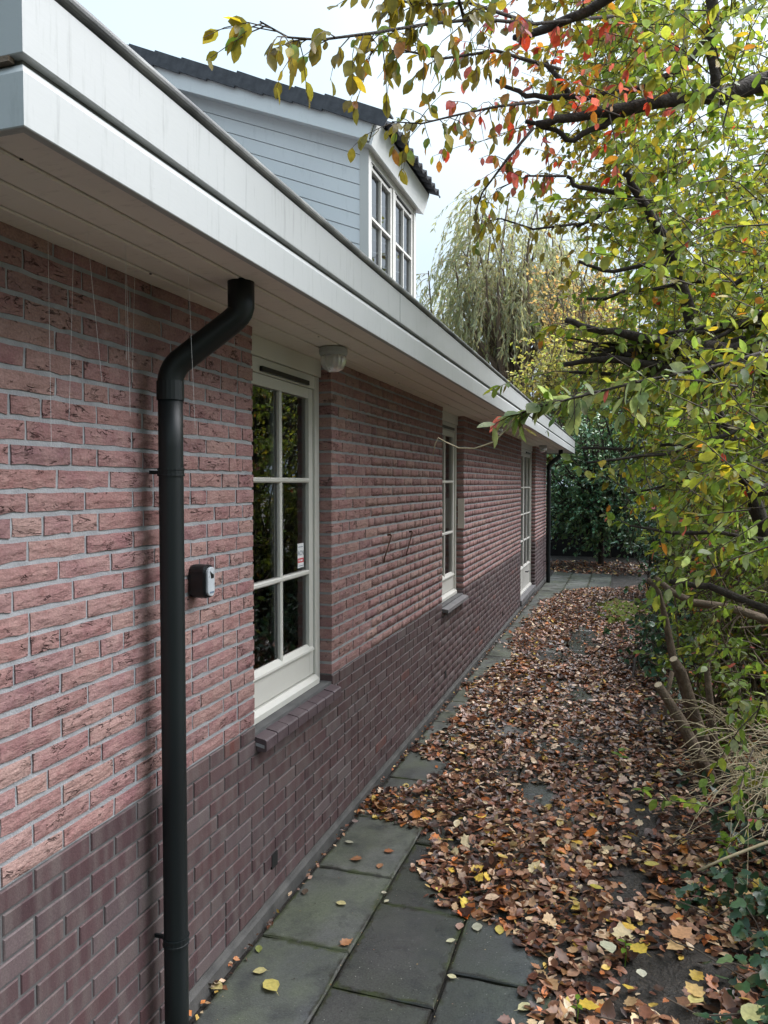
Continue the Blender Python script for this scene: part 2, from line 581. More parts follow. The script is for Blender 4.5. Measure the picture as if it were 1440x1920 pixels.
def ground_z(x, y):
    x = np.asarray(x, float)
    y = np.asarray(y, float)
    rise = np.clip((x - 1.28) / .5, 0, 1) * np.clip((18 - y) / 2, 0, 1)
    bumps = .018 * np.sin(x * 9 + 2 * np.sin(y * 2.3)) * np.sin(y * 6.1 + x * 3) + .012 * np.sin(x * 23 + y * 17) * np.sin(y * 29 - x * 5)
    return -.078 + rise * (.035 + bumps + .03 * np.clip((x - 1.9) / .6, 0, 1.5))


gx, gy = np.meshgrid(GX, GY, indexing='ij')
gv = np.stack([gx, gy, ground_z(gx, gy)], -1).reshape(-1, 3)
ni, nj = len(GX), len(GY)
ii, jj = np.meshgrid(np.arange(ni - 1), np.arange(nj - 1), indexing='ij')
a0 = (ii * nj + jj).ravel()
gf = np.stack([a0, a0 + nj, a0 + nj + 1, a0 + 1], -1)
ground = link(bpy.data.objects.new('ground', np_mesh('ground', gv, gf, M['ground'], smooth=True)))
tag(ground, 'dark damp garden soil around the path', None, kind='structure')

pav = MB().box(-.02, 1.262, .4, 16.9, -.10, -.066).build('pavement', M['soil'])
tag(pav, 'path of grey concrete slabs along the house wall', None, kind='structure')
slab_meshes = []
for k in range(9):
    rr = random.Random(k)
    hx, hy, c = .1972, .2972, .005
    v, f = [], []
    ring = []
    for (ax, ay, bx_, by_) in ((-1, -1, 1, -1), (1, -1, 1, 1), (1, 1, -1, 1), (-1, 1, -1, -1)):
        for u in (0, .22, .5, .78):
            ring.append(((ax + (bx_ - ax) * u), (ay + (by_ - ay) * u)))
    nr = len(ring)
    jt = [(rr.uniform(-.002, .002), rr.uniform(-.002, .002), rr.uniform(.4, 2.4)) for _ in ring]
    for (ins, z) in ((0, -.03), (0, -c), (1, 0)):
        for (rx, ry), (j1, j2, j3) in zip(ring, jt):
            v.append((rx * (hx - ins * c * j3) + j1, ry * (hy - ins * c * j3) + j2, z))
    for l in range(2):
        for j in range(nr):
            f.append((l * nr + j, l * nr + (j + 1) % nr, (l + 1) * nr + (j + 1) % nr, (l + 1) * nr + j))
    f.append(tuple(range(2 * nr, 3 * nr)))
    me = bpy.data.meshes.new('paving_slab')
    me.from_pydata(v, [], f)
    me.materials.append(M['slab'] if k < 4 else M['slab_wet'])
    slab_meshes.append(me)
for c, (xc, off) in enumerate(((.232, 2.80), (.634, 2.585), (1.036, 2.80))):
    for k in range(-3, 24):
        y = off + .6 * k - .3
        if y < .7 or y > 16.5: continue
        o = bpy.data.objects.new('paving_slab', R.choice(slab_meshes[:4] if c == 0 or y > 13.5 or (c == 1 and R.random() < .2) else slab_meshes[4:]))
        o.location = (xc + R.uniform(-.002, .002), y, -.05 + R.uniform(-.003, .003))
        o.rotation_euler = (R.uniform(-.007, .007), R.uniform(-.008, .008), R.uniform(-.008, .008))
        link(o, pav)

# ------------------------------------------------------------------ the house
OPEN = [(2.82, 3.70, .80), (6.235, 7.115, .80), (11.31, 13.20, .06)]      # window openings (y0, y1, sill height) up to the soffit
Y0, Y1, ZB, ZT, CRS, ZTR = 1.36, 15.08, .0225, 2.5, .0625, .0225 + 13 * .0625
house = empty('brick_house', (0, 0, 0))
tag(house, 'low red brick house with white painted eaves and dark brick plinth', 'house')


def segs(z):
    out, y = [], Y0
    for (a, b, s) in OPEN:
        if z > s:
            out.append((y, a))
            y = b
    out.append((y, Y1))
    return out


# mortar core of the outer leaf
wm, pm = MB(), MB()
for z0, z1, mb, xf in ((ZTR, ZT, wm, -.0048), (ZB, ZTR, pm, -.0045)):
    cuts = sorted({z0, z1} | {s for (_, _, s) in OPEN if z0 < s < z1})
    for c0, c1 in zip(cuts[:-1], cuts[1:]):
        for (a, b) in segs((c0 + c1) / 2):
            mb.box(-.099, xf, a + .004, b - .004, c0, c1)
wall = wm.build('wall', M['mortar'], house)
plinth = pm.build('plinth', M['mortar_dark'], house)
wall['label'] = 'wall of red hand-formed bricks in grey mortar'
plinth['label'] = 'dark purple-brown brick plinth of the house'


def brick_mesh(L_, kind, seed):
    """front face at x=0 looking along +x; returns verts, faces with the brick's corner at the origin"""
    rr = random.Random(seed)
    H = CRS - .0135 if kind == 'red' else CRS - .0085
    v, f = [], []
    if kind == 'red':
        ny, nz = (6, 3) if L_ > .14 else (4, 3)
        wob = [rr.uniform(-.0025, .0025) for _ in range(ny)]
        for j in range(nz):
            for i in range(ny):
                y, z = L_ * i / (ny - 1), H * j / (nz - 1)
                edge = i in (0, ny - 1) or j in (0, nz - 1)
                x = -.0015 + rr.uniform(-.0008, .0006) if edge else rr.uniform(.0008, .0030)
                if j == 0: z += wob[i] + rr.uniform(-.001, .0012)
                if j == nz - 1: z += rr.uniform(-.002, .001)
                if i in (0, ny - 1): y += rr.uniform(-.0015, .0015)
                if j == 1 and not edge: z += rr.uniform(-.005, .004)
                v.append((x, y, z))
        for j in range(nz - 1):
            for i in range(ny - 1):
                a = j * ny + i
                f.append((a, a + 1, a + ny + 1, a + ny))
        loop = [i for i in range(ny)] + [j * ny + ny - 1 for j in range(1, nz)] + [(nz - 1) * ny + i for i in range(ny - 2, -1, -1)] + [j * ny for j in range(nz - 2, 0, -1)]
    else:
        c = .003
        x1 = rr.uniform(-.0005, .0012)
        for (ins, x) in ((c, x1), (0, x1 - c)):
            for (y, z) in ((ins, ins), (L_ - ins, ins), (L_ - ins, H - ins), (ins, H - ins)):
                v.append((x, y + rr.uniform(-.0006, .0006), z + rr.uniform(-.0006, .0006)))
        f.append((0, 1, 2, 3))
        for j in range(4):
            f.append((j, j + 4, (j + 1) % 4 + 4, (j + 1) % 4))
        loop = [4, 5, 6, 7]
    k = len(v)
    for i in loop:
        v.append((-.098, v[i][1], v[i][2]))
    n = len(loop)
    for i in range(n):
        f.append((loop[i], k + i, k + (i + 1) % n, loop[(i + 1) % n]))
    return v, f


VAR = {}


def brick_variant(L_, kind):
    key = (round(L_, 3), kind)
    if key not in VAR:
        VAR[key] = [brick_mesh(key[0], kind, hash((key[0], kind == 'red', q)) & 0xffff) for q in range(9 if key[0] in (.21, .1) else 2)]
    return R.choice(VAR[key]), key


placed = []     # (L, kind, variant verts/faces, position)
prev_j = []
for c in range(40):
    z = ZB + c * CRS
    kind = 'plain' if c < 13 else 'red'
    jts = []
    for (a, b) in segs(z + .03):
        y = a
        first = True
        while y < b - .03:
            for _try in range(8):
                L_ = .21 if R.random() < .68 else .10
                if first and R.random() < .5: L_ = R.choice((.10, .155, .21))
                if b - (y + L_) < .045: L_ = b - y
                e = y + L_ + .005
                if all(abs(e - q) > .028 for q in prev_j) or _try == 7: break
            if L_ > .24: L_ = (b - y - .01) / 2
            L_ = round(L_, 3)
            (vv, ff), key = brick_variant(L_, kind)
            placed.append((key, kind, vv, ff, (0.0, y, z)))
            y += L_ + .01
            jts.append(y - .005)
            first = False
    prev_j = jts

rank = sorted(range(len(placed)), key=lambda i: (placed[i][4][0] - CAM[0]) ** 2 + (placed[i][4][1] + .1) ** 2 + .35 * (placed[i][4][2] - 1.4) ** 2 if placed[i][4][1] + placed[i][0][0] > 1.45 else 1e9)
single = {'red': [i for i in rank if placed[i][1] == 'red' and placed[i][4][2] < 2.44][:300], 'plain': [i for i in rank if placed[i][1] == 'plain'][:300]}
single_all = set(single['red']) | set(single['plain'])
MESHC = {}
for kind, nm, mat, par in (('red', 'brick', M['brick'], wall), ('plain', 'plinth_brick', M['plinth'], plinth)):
    for i in single[kind]:
        key, _, vv, ff, loc = placed[i]
        if id(vv) not in MESHC:
            me = bpy.data.meshes.new(nm)
            me.from_pydata(vv, [], ff)
            me.materials.append(mat)
            MESHC[id(vv)] = me
        o = bpy.data.objects.new(nm, MESHC[id(vv)])
        o.location = (loc[0] + R.uniform(-.0015, .0015) * (1 if kind == 'red' else .4), loc[1], loc[2] + (.0065 if kind == 'red' else .004))
        link(o, par)
    V, Fq, val = [], [], []
    n0 = 0
    for i, (key, k2, vv, ff, loc) in enumerate(placed):
        if k2 != kind or i in single_all: continue
        V.append(np.array(vv) + np.array(loc) + (R.uniform(-.0015, .0015), 0,   .0065 if kind == 'red' else .004))
        Fq.append(np.array(ff) + n0)
        val.append(np.full(len(vv), R.random()))
        n0 += len(vv)
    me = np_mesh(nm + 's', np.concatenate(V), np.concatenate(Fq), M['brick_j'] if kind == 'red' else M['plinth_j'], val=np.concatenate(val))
    o = link(bpy.data.objects.new('brickwork' if kind == 'red' else 'plinth_brickwork', me), par)
    o['kind'] = 'stuff'

# footing strip, inner shell, near gable and rooms behind the windows
MB().prism([(-.098, -.12), (.012, -.12), (.012, -.006), (.004, .004), (-.003, .0195), (-.098, .0195)], 'y', Y0 - .01, Y1 + .01).build('footing', M['concrete'], house)
sh = MB()
segy = [(Y0 + .11, 2.86), (3.66, 6.275), (7.075, 11.35), (13.16, Y1 - .11)]
for (a, b) in segy: sh.box(-.34, -.102, a, b, -.1, 2.52)
for (a, b, s) in OPEN: sh.box(-.34, -.102, (a + .04), (b - .04), -.1, s - .02)
sh.box(-7.5, -.34, Y0 + .11, Y0 + .3, -.1, 2.52)
sh.box(-7.5, -.34, Y1 - .3, Y1 - .11, -.1, 2.52)
sh.box(-7.7, -7.5, Y0 + .11, Y1 - .11, -.1, 2.52)
sh.box(-3.2, -3.1, Y0 + .3, Y1 - .3, -.1, 2.52)
sh.box(-7.5, -.34, Y0 + .3, Y1 - .3, -.1, .05)
sh.box(-7.6, -.30, Y0 + .12, Y1 - .12, 2.525, 2.56)
for y in (5.0, 9.2): sh.box(-3.1, -.345, y, y + .1, .05, 2.52)
sh.build('inner_wall', M['room'], house)
for (ya, yb, yf, sg) in ((Y0 + .0048, Y0 + .1, Y0, -1), (Y1 - .1, Y1 - .0048, Y1, 1)):
    gw = MB().box(-7.7, -.1, ya, yb, -.1, 2.5).build('gable_wall', M['mortar'], house)
    for kind, nm, c0, c1 in (('plain', 'plinth_brickwork', 0, 13), ('red', 'brickwork', 13, 40)):
        V, Fq, val, n0 = [], [], [], 0
        for c in range(c0, c1):
            x = -.108 - (.055 if c % 2 else 0)
            while x > -7.4:
                L_ = .21 if R.random() < .7 else .10
                (vv, ff), _k = brick_variant(L_, kind)
                q = np.array(vv)
                q = np.stack([x - L_ + q[:, 1], yf + sg * q[:, 0], ZB + c * CRS + q[:, 2] + .006], -1)
                V.append(q)
                Fq.append(np.array(ff)[:, ::-1] + n0 if sg < 0 else np.array(ff) + n0)
                val.append(np.full(len(vv), R.random()))
                n0 += len(vv)
                x -= L_ + .01
        o = link(bpy.data.objects.new(nm, np_mesh(nm, np.concatenate(V), np.concatenate(Fq), M['brick_j'] if kind == 'red' else M['plinth_j'], val=np.concatenate(val))), gw)
        o['kind'] = 'stuff'


def curtain(name, x, y0, y1, z0, z1, mat, label, amp=.022, wl_=.075):
    n = int((y1 - y0) / wl_ * 8)
    v, f = [], []
    for i in range(n + 1):
        y = y0 + (y1 - y0) * i / n
        for z, k in ((z0, 1.25), (z1, .8)):
            v.append((x + amp * k * math.sin(i / 8 * 2 * math.pi + .6 * math.sin(i * .31)), y, z))
    for i in range(n):
        f.append((2 * i, 2 * i + 2, 2 * i + 3, 2 * i + 1))
    o = mesh_obj(name, v, f, mat, smooth=True)
    sm = o.modifiers.new('thick', 'SOLIDIFY')
    sm.thickness = .003
    tag(o, label, 'curtain', 'curtains behind the ground floor windows')
    return o


curtain('curtain', -.24, 3.44, 3.60, .9, 2.4, M['curtain'], 'pale grey curtain drawn aside behind the nearest window')
curtain('curtain', -.26, 2.70, 2.86, .9, 2.4, M['curtain_brown'], 'brown curtain hanging at the near side of the nearest window')
curtain('curtain', -.24, 6.30, 7.05, .9, 2.4, M['curtain'], 'pale grey curtain closed behind the second window')
curtain('curtain', -.24, 11.4, 13.1, .12, 2.4, M['curtain'], 'pale grey curtain closed behind the garden doors')


def window(y0, y1, zb, zt, cols, rows_z, xf, name='window', sill_rail=.15, leaves=1):
    """frame set back at x = xf; rows_z: heights of the glazing bars; returns the part"""
    fw, fd = .062, .06
    f = MB()
    f.box(xf - fd, xf, y0 + .004, y0 + fw, zb, zt)
    f.box(xf - fd, xf, y1 - fw, y1 - .004, zb, zt)
    f.box(xf - fd, xf - .002, y0 + fw, y1 - fw, zt - .065, zt)
    f.prism([(xf - fd, zb + .004), (xf + .022, zb + .004), (xf + .022, zb + .030), (xf - .002, zb + .048), (xf - fd, zb + .048)], 'y', y0 + fw, y1 - fw)
    w_ = f.build(name, M['frame'], house)
    span = (y1 - y0 - 2 * fw) / leaves
    for q in range(leaves):
        a, b = y0 + fw + q * span + .003, y0 + fw + (q + 1) * span - .003
        s = MB()
        st, xs = .050, xf - .012
        zt2, zb2 = zt - .068, zb + .054
        s.box(xs - .04, xs, a, a + st, zb2, zt2)
        s.box(xs - .04, xs, b - st, b, zb2, zt2)
        s.box(xs - .04, xs - .001, a + st, b - st, zt2 - .05, zt2)
        s.box(xs - .04, xs - .001, a + st, b - st, zb2, zb2 + sill_rail - .022)
        s.prism([(xs - .02, zb2 + sill_rail - .0215), (xs + .012, zb2 + sill_rail - .0215), (xs + .010, zb2 + sill_rail - .012), (xs - .012, zb2 + sill_rail + .012), (xs - .02, zb2 + sill_rail + .012)], 'y', a + .012, b - .012)
        s.build('sash', M['frame'], w_)
        ga, gb, gz0, gz1 = a + st, b - st, zb2 + sill_rail - .022, zt2 - .05
        mb = .024
        ys = [ga + (gb - ga) * (i + 1) / cols for i in range(cols - 1)]
        zz = [gz0] + list(rows_z) + [gz1]
        for y in ys:
            MB().prism([(xs - .03, y - mb / 2), (xs - .004, y - mb / 2), (xs + .001, y - mb / 4), (xs + .001, y + mb / 4), (xs - .004, y + mb / 2), (xs - .03, y + mb / 2)], 'z', gz0 + .002, gz1 - .002).build('glazing_bar', M['frame'], w_)
        for z in rows_z:
            MB().prism([(xs - .03, z - mb / 2), (xs - .002, z - mb / 2), (xs + .004, z - mb / 4), (xs + .004, z + mb / 4), (xs - .002, z + mb / 2), (xs - .03, z + mb / 2)], 'y', ga + .001, gb - .001).build('glazing_bar', M['frame'], w_)
        ye = [ga] + ys + [gb]
        for i in range(cols):
            for j in range(len(zz) - 1):
                p = MB()
                p.quad((xs - .018, ye[i] + .002, zz[j] + .002), (xs - .018, ye[i + 1] - .002, zz[j] + .002), (xs - .018, ye[i + 1] - .002, zz[j + 1] - .002), (xs - .018, ye[i] + .002, zz[j + 1] - .002))
                p.build('pane', M['glass'], w_)
    return w_


XW = -.07
wins = []
for k, (a, b, s) in enumerate(OPEN[:2]):
    w1 = window(a, b, .80, 2.41, 2, (1.395, 1.87), XW)
    w1['label'] = ('tall white casement window of six panes nearest the downpipe', 'narrow white six-pane window in the middle of the wall')[k]
    hd = MB()
    hd.box(XW - .05, XW + .012, a + .004, b - .004, 2.412, 2.4985)
    hd.build('head_board', M['frame'], w1)
    gr = MB()
    gr.box(XW + .0, XW + .014, a + .20, b - .16, 2.352, 2.374)
    gr.build('trickle_vent', M['black'], w1)
    if k == 0:
        n = 8
        tw = (b - a) / n
        cs = MB().prism([(XW - .05, .772), (.042, .738), (.042, .752), (XW - .05, .786)], 'y', a + .002, b - .002).build('sill', M['mortar'], w1)
        for q in range(n):
            t = MB()
            y_a, y_b = a + q * tw + .003, a + (q + 1) * tw - .003
            dz = R.uniform(-.0015, .0015)
            t.prism([(XW - .045, .806 + dz), (.046, .776 + dz), (.052, .770 + dz), (.052, .729 + dz), (.046, .724 + dz), (.006, .724 + dz), (.004, .752), (XW - .045, .775)], 'y', y_a, y_b)
            t.build('sill_tile', M['sill'], w1)
    else:
        MB().prism([(XW - .05, .806), (.052, .776), (.052, .748), (XW - .05, .775)], 'y', a + .001, b - .001).build('sill', M['stone'], w1)
dr = window(11.31, 13.20, .10, 2.41, 2, (.93, 1.36, 1.79), XW, 'garden_door', .36, 2)
dr['label'] = 'white glazed double garden door at the far end of the wall'
MB().box(XW - .05, XW + .012, 11.314, 13.196, 2.412, 2.4985).build('head_board', M['frame'], dr)
MB().box(XW, XW + .014, 12.4, 12.95, 2.352, 2.374).build('trickle_vent', M['black'], dr)
MB().box(XW - .05, .02, 11.312, 13.198, .022, .098).build('threshold', M['stone'], dr)
MB().tube([(XW + .01, 12.33, .42), (XW + .05, 12.33, .42), (XW + .05, 12.45, .42)], .009, 8).build('door_handle', M['black'], dr)

# weep vents in the plinth
for (y, z) in ((2.995, .171), (6.36, .19), (9.6, .19)):
    v_ = MB().box(-.05, .0035, y - .028, y + .028, z - .030, z + .034).build('weep_vent', M['dark'], house)

# eaves: soffit boards, two fascia boards, gutter edge, corner return
XE, YE0, YE1 = .465, 1.085, 16.25
sof = MB().box(-1.2, XE - .022, YE0 + .02, YE1 - .02, 2.5205, 2.535).build('soffit', M['black_gap'], house)
edges = [-.10, .078, .196, .314, XE - .024]
for i in range(4):
    a, b = edges[i] + .0055, edges[i + 1] - .0055
    c = .004
    MB().prism([(a, 2.5195), (a, 2.500 + c), (a + c, 2.500), (b - c, 2.500), (b, 2.500 + c), (b, 2.5195)], 'y', YE0 + .022, YE1 - .022).build('soffit_board', M['soffit'], sof)
nl = MB()
for q in range(26):
    x = edges[R.choice((1, 2, 3))] + R.uniform(-.02, .02)
    y = 1.3 + q * .58 + R.uniform(-.15, .15)
    nl.lathe([(.004, -.0012), (.004, .001)], (x, y, 2.4995), 8)
nl.build('nail_heads', M['dark'], sof)['kind'] = 'stuff'


def fascia_board(prof, name, mat, cuts=(5.15, 9.95, 13.6)):
    """profile (offset outwards, z) run along the eave in lengths, the end lengths mitred round both corners"""
    n = len(prof)
    ys = [None] + list(cuts) + [None]
    for q in range(len(ys) - 1):
        path = []
        dx = R.uniform(-.0012, .0012)
        if ys[q] is None:
            path += [lambda o: (-3.2, YE0 - o), lambda o: (XE + o, YE0 - o)]
        else:
            path.append(lambda o, y=ys[q] + .0018, d=dx: (XE + o + d, y))
        if ys[q + 1] is None:
            path += [lambda o: (XE + o, YE1 + o), lambda o: (-3.2, YE1 + o)]
        else:
            path.append(lambda o, y=ys[q + 1] - .0018, d=dx: (XE + o + d, y))
        v, f = [], []
        for fn in path:
            for (o, z) in prof:
                x, y = fn(o)
                v.append((x, y, z))
        for s in range(len(path) - 1):
            for i in range(n):
                j = (i + 1) % n
                f.append((s * n + i, s * n + j, (s + 1) * n + j, (s + 1) * n + i))
        f.append(tuple(range(n))[::-1])
        f.append(tuple((len(path) - 1) * n + i for i in range(n)))
        mesh_obj(name, v, f, mat, house)


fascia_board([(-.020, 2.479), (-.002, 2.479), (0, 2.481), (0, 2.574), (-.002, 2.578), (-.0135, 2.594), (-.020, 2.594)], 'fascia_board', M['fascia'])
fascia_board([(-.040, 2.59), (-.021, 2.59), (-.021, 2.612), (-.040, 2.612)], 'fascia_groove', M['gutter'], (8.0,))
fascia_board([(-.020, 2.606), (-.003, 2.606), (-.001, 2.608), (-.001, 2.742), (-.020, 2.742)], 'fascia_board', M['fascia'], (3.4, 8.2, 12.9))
fascia_board([(-.030, 2.743), (-.010, 2.743), (-.010, 2.752), (-.030, 2.752)], 'shadow_gap_strip', M['black_gap'], (8.0,))  # near-black strip stands in for the shadow beneath the gutter edge
gp = [(.012 * math.cos(t) - .004 + .0, 2.764 + .013 * math.sin(t)) for t in np.linspace(-math.pi * .6, math.pi * .6, 9)]
fascia_board([(-.04, 2.753)] + gp + [(-.04, 2.774)], 'gutter_edge', M['gutter'], (4.1, 7.0, 10.1, 13.2))
# timber showing where the paint of the return has gone
MB().box(-.10, XE - .03, YE0 - .0015, YE0 + .012, 2.5955, 2.6055).build('bare_timber', M['bark_brown'], house)

# main roof (pitch 40 degrees) with its tile courses, seen only from other places
rf, ridge = [], 4.2
ts = math.tan(math.radians(40))
xr, zr, k = .44, 2.735, 0
v, f = [], []
n = 0
while k < 24:
    x_a, x_b = xr - k * .25, xr - (k + 1) * .25
    z_a, z_b = zr + k * .25 * ts + .02, zr + (k + 1) * .25 * ts
    v += [(x_a, YE0 + .05, z_a), (x_a, YE1 - .05, z_a), (x_b, YE1 - .05, z_b), (x_b, YE0 + .05, z_b)]
    f.append((n, n + 1, n + 2, n + 3))
    if k: f.append((n - 1, n - 2, n + 1, n))
    n += 4
    k += 1
v += [(xr - 24 * .25 - 5, YE1 - .05, 2.6), (xr - 24 * .25 - 5, YE0 + .05, 2.6)]
f.append((n - 1, n - 2, n, n + 1))
g0 = len(v)
for yy in (YE0 + .051, YE1 - .051):
    v += [(xr, yy, zr), (xr - 6, yy, zr + 6 * ts), (xr - 11, yy, 2.6)]
f += [(g0, g0 + 1, g0 + 2), (g0 + 3, g0 + 5, g0 + 4)]
mesh_obj('roof', v, f, M['roof'], house)

# ------------------------------------------------------------------ the dormer
XD, YD0, YD1, SL = -1.0, 7.20, 8.95, .388     # front plane, cheeks, roof fall (rise per metre going back)


def droof(x, base):
    return base + (XD - x) * SL


dm = MB()
dm.prism([(XD - .03, 3.75), (XD - .03, 5.24), (-4.4, droof(-4.4, 5.24)), (-4.4, 5.0)], 'y', YD0 + .03, YD1 - .03)
dorm = MB().prism([(-1.9, 3.9), (-1.9, droof(-1.9, 5.22)), (-4.4, droof(-4.4, 5.22)), (-4.4, 5.0)], 'y', YD0 + .03, YD1 - .03).build('dormer', M['room'], house)
dorm['label'] = 'white boarded dormer with a dark tiled roof'
# cheek boards run parallel to the roof fall
for q in range(10):
    zt_, zb_ = 5.25 - q * .148, 5.25 - (q + 1) * .148 + .006
    x1 = -4.35
    for (ya, sgn) in ((YD0, 1), (YD1, -1)):
        v = []
        for (x, z0_, z1_) in ((XD - .06, zb_, zt_), (x1, droof(x1, zb_) - SL * 0, droof(x1, zt_))):
            off = SL * .06 if x > -2 else 0
            v += [(x, ya + sgn * .0, z0_ + off), (x, ya + sgn * .0 + sgn * .006, z1_ + off), (x, ya + sgn * .028, z1_ + off), (x, ya + sgn * .028, z0_ + off)]
        fcs = [(0, 1, 5, 4), (1, 2, 6, 5), (2, 3, 7, 6), (3, 0, 4, 7), (3, 2, 1, 0), (4, 5, 6, 7)]
        mesh_obj('cladding_board', v, fcs, M['cladding'], dorm)
for (ya, yb) in ((YD0 - .012, YD0 + .07), (YD1 - .07, YD1 + .012)):
    MB().box(XD - .085, XD + .012, ya, yb, 3.7, 5.20).build('corner_post', M['frame'], dorm)
for (ya, yb) in ((YD0 - .129, YD0 + .005), (YD1 - .005, YD1 + .129)):
    MB().prism([(XD + .05, droof(XD + .05, 5.235)), (XD + .05, droof(XD + .05, 5.25)), (-4.4, droof(-4.4, 5.25)), (-4.4, droof(-4.4, 5.235))], 'y', ya, yb).build('soffit', M['cladding'], dorm)
# front: two casements
fr = MB()
yw = [YD0 + .072, (YD0 + YD1) / 2, YD1 - .072]
fr.box(XD - .06, XD + .004, yw[0], yw[2], 5.10, 5.19)
fr.box(XD - .06, XD + .02, yw[0], yw[2], 3.70, 3.98)
fr.box(XD - .06, XD + .006, yw[1] - .035, yw[1] + .035, 3.98, 5.10)
fr.build('window_frame', M['frame'], dorm)
for (a, b) in ((yw[0] + .002, yw[1] - .037), (yw[1] + .037, yw[2] - .002)):
    s = MB()
    x0, x1 = XD - .05, XD - .006
    st = .06
    s.box(x0, x1, a, a + st, 3.985, 5.095).box(x0, x1, b - st, b, 3.985, 5.095)
    s.box(x0, x1 - .001, a + st, b - st, 5.03, 5.095).box(x0, x1 - .001, a + st, b - st, 3.985, 4.06)
    s.build('casement', M['frame'], dorm)
    MB().box(x1 - .002, x1 + .014, a + .1, b - .1, 5.068, 5.084).build('trickle_vent', M['black_gap'], dorm)
    ga, gb = a + st, b - st
    ym, zm = (ga + gb) / 2, 4.55
    MB().box(x0 + .006, x1 - .003, ym - .012, ym + .012, 4.062, 5.028).build('glazing_bar', M['frame'], dorm)
    MB().box(x0 + .006, x1 + .003, ga + .001, gb - .001, zm - .013, zm + .013).build('glazing_bar', M['frame'], dorm)
    for (p, q) in ((ga, ym), (ym, gb)):
        for (r, t) in ((4.06, zm), (zm, 5.03)):
            MB().quad((x0 + .014, p + .003, r + .002), (x0 + .014, q - .003, r + .002), (x0 + .014, q - .003, t - .002), (x0 + .014, p + .003, t - .002)).build('pane', M['glass'], dorm)
# barge boards and front fascia, hung under a projecting roof
OV, OS = .27, .16                      # overhang at the front and at the cheeks
for (ya, yb) in ((YD0 - OS, YD0 - OS + .03), (YD1 + OS - .03, YD1 + OS)):
    MB().prism([(XD + .06, droof(XD + .06, 5.215)), (XD + .06, droof(XD + .06, 5.215) + .03), (XD + .13, droof(XD + .13, 5.46)), (-4.4, droof(-4.4, 5.46)), (-4.4, droof(-4.4, 5.215))], 'y', ya, yb).build('barge_board', M['barge'], dorm)
MB().prism([(XD + .055, 5.165), (XD + .08, 5.155), (XD + .15, 5.385), (XD + .125, 5.395)], 'y', YD0 - OS + .031, YD1 + OS - .031).build('fascia_board', M['barge'], dorm)
MB().prism([(XD - .05, 5.195), (XD + .055, 5.165), (XD + .055, 5.18), (XD - .05, 5.21)], 'y', YD0 - OS + .031, YD1 + OS - .031).build('soffit', M['frame'], dorm)
MB().prism([(XD + .15, droof(XD + .15, 5.44)), (XD + .15, droof(XD + .15, 5.46)), (-4.4, droof(-4.4, 5.46)), (-4.4, droof(-4.4, 5.44))], 'y', YD0 - OS + .032, YD1 + OS - .032).build('roof_deck', M['black_gap'], dorm)
# tiles: each a small waved piece, overlapping down the fall; verge tiles wrap the edge
TW, TL = .20, .345
ncol = int((YD1 - YD0 + 2 * OS + .06) / TW) + 1
nrow = 10
prof = [(0, 0), (.018, .030), (.05, .040), (.085, .026), (.12, .006), (.165, .0), (.205, .004)]
tv, tf = [], []
for (xo, zo, th) in ((0, 0, 0), (-TL - .05, 0, 0)):
    for (yy, hh) in prof:
        tv.append((xo, yy, hh + zo + (.018 if xo == 0 else 0)))
npf = len(prof)
for (yy, hh) in prof: tv.append((0, yy, hh - .004))
for i in range(npf - 1):
    tf.append((i, i + npf, i + npf + 1, i + 1))
    tf.append((i, i + 1, 2 * npf + i + 1, 2 * npf + i))
tile_me = bpy.data.meshes.new('roof_tile')
tile_me.from_pydata(tv, [], tf)
tile_me.materials.append(M['roof'])
verge_me = bpy.data.meshes.new('verge_tile')
vt = MB()
vt.box(-TL - .03, 0, -.012, .008, -.10, .045).box(-TL - .03, 0, .0085, .12, .030, .045)
verge_me.from_pydata(vt.v, [], vt.f)
verge_me.materials.append(M['roof'])
ang = math.atan(SL)
for r_ in range(nrow):
    xx = XD + OV - r_ * TL * math.cos(ang)
    zz_ = droof(xx, 5.455) + .004
    for c_ in range(ncol):
        yv = YD0 - OS - .03 + c_ * (YD1 - YD0 + 2 * OS + .06 - .01) / ncol
        edge = c_ in (0,)
        o = bpy.data.objects.new('verge_tile' if edge else 'roof_tile', verge_me if edge else tile_me)
        o.location = (xx + R.uniform(-.004, .004), yv, zz_ + (.012 if edge else 0) + .004 * (r_ % 2) * 0)
        o.rotation_euler = (0, ang + R.uniform(-.012, .012) + .05, 0)
        link(o, dorm)

# ------------------------------------------------------------------ things on the wall


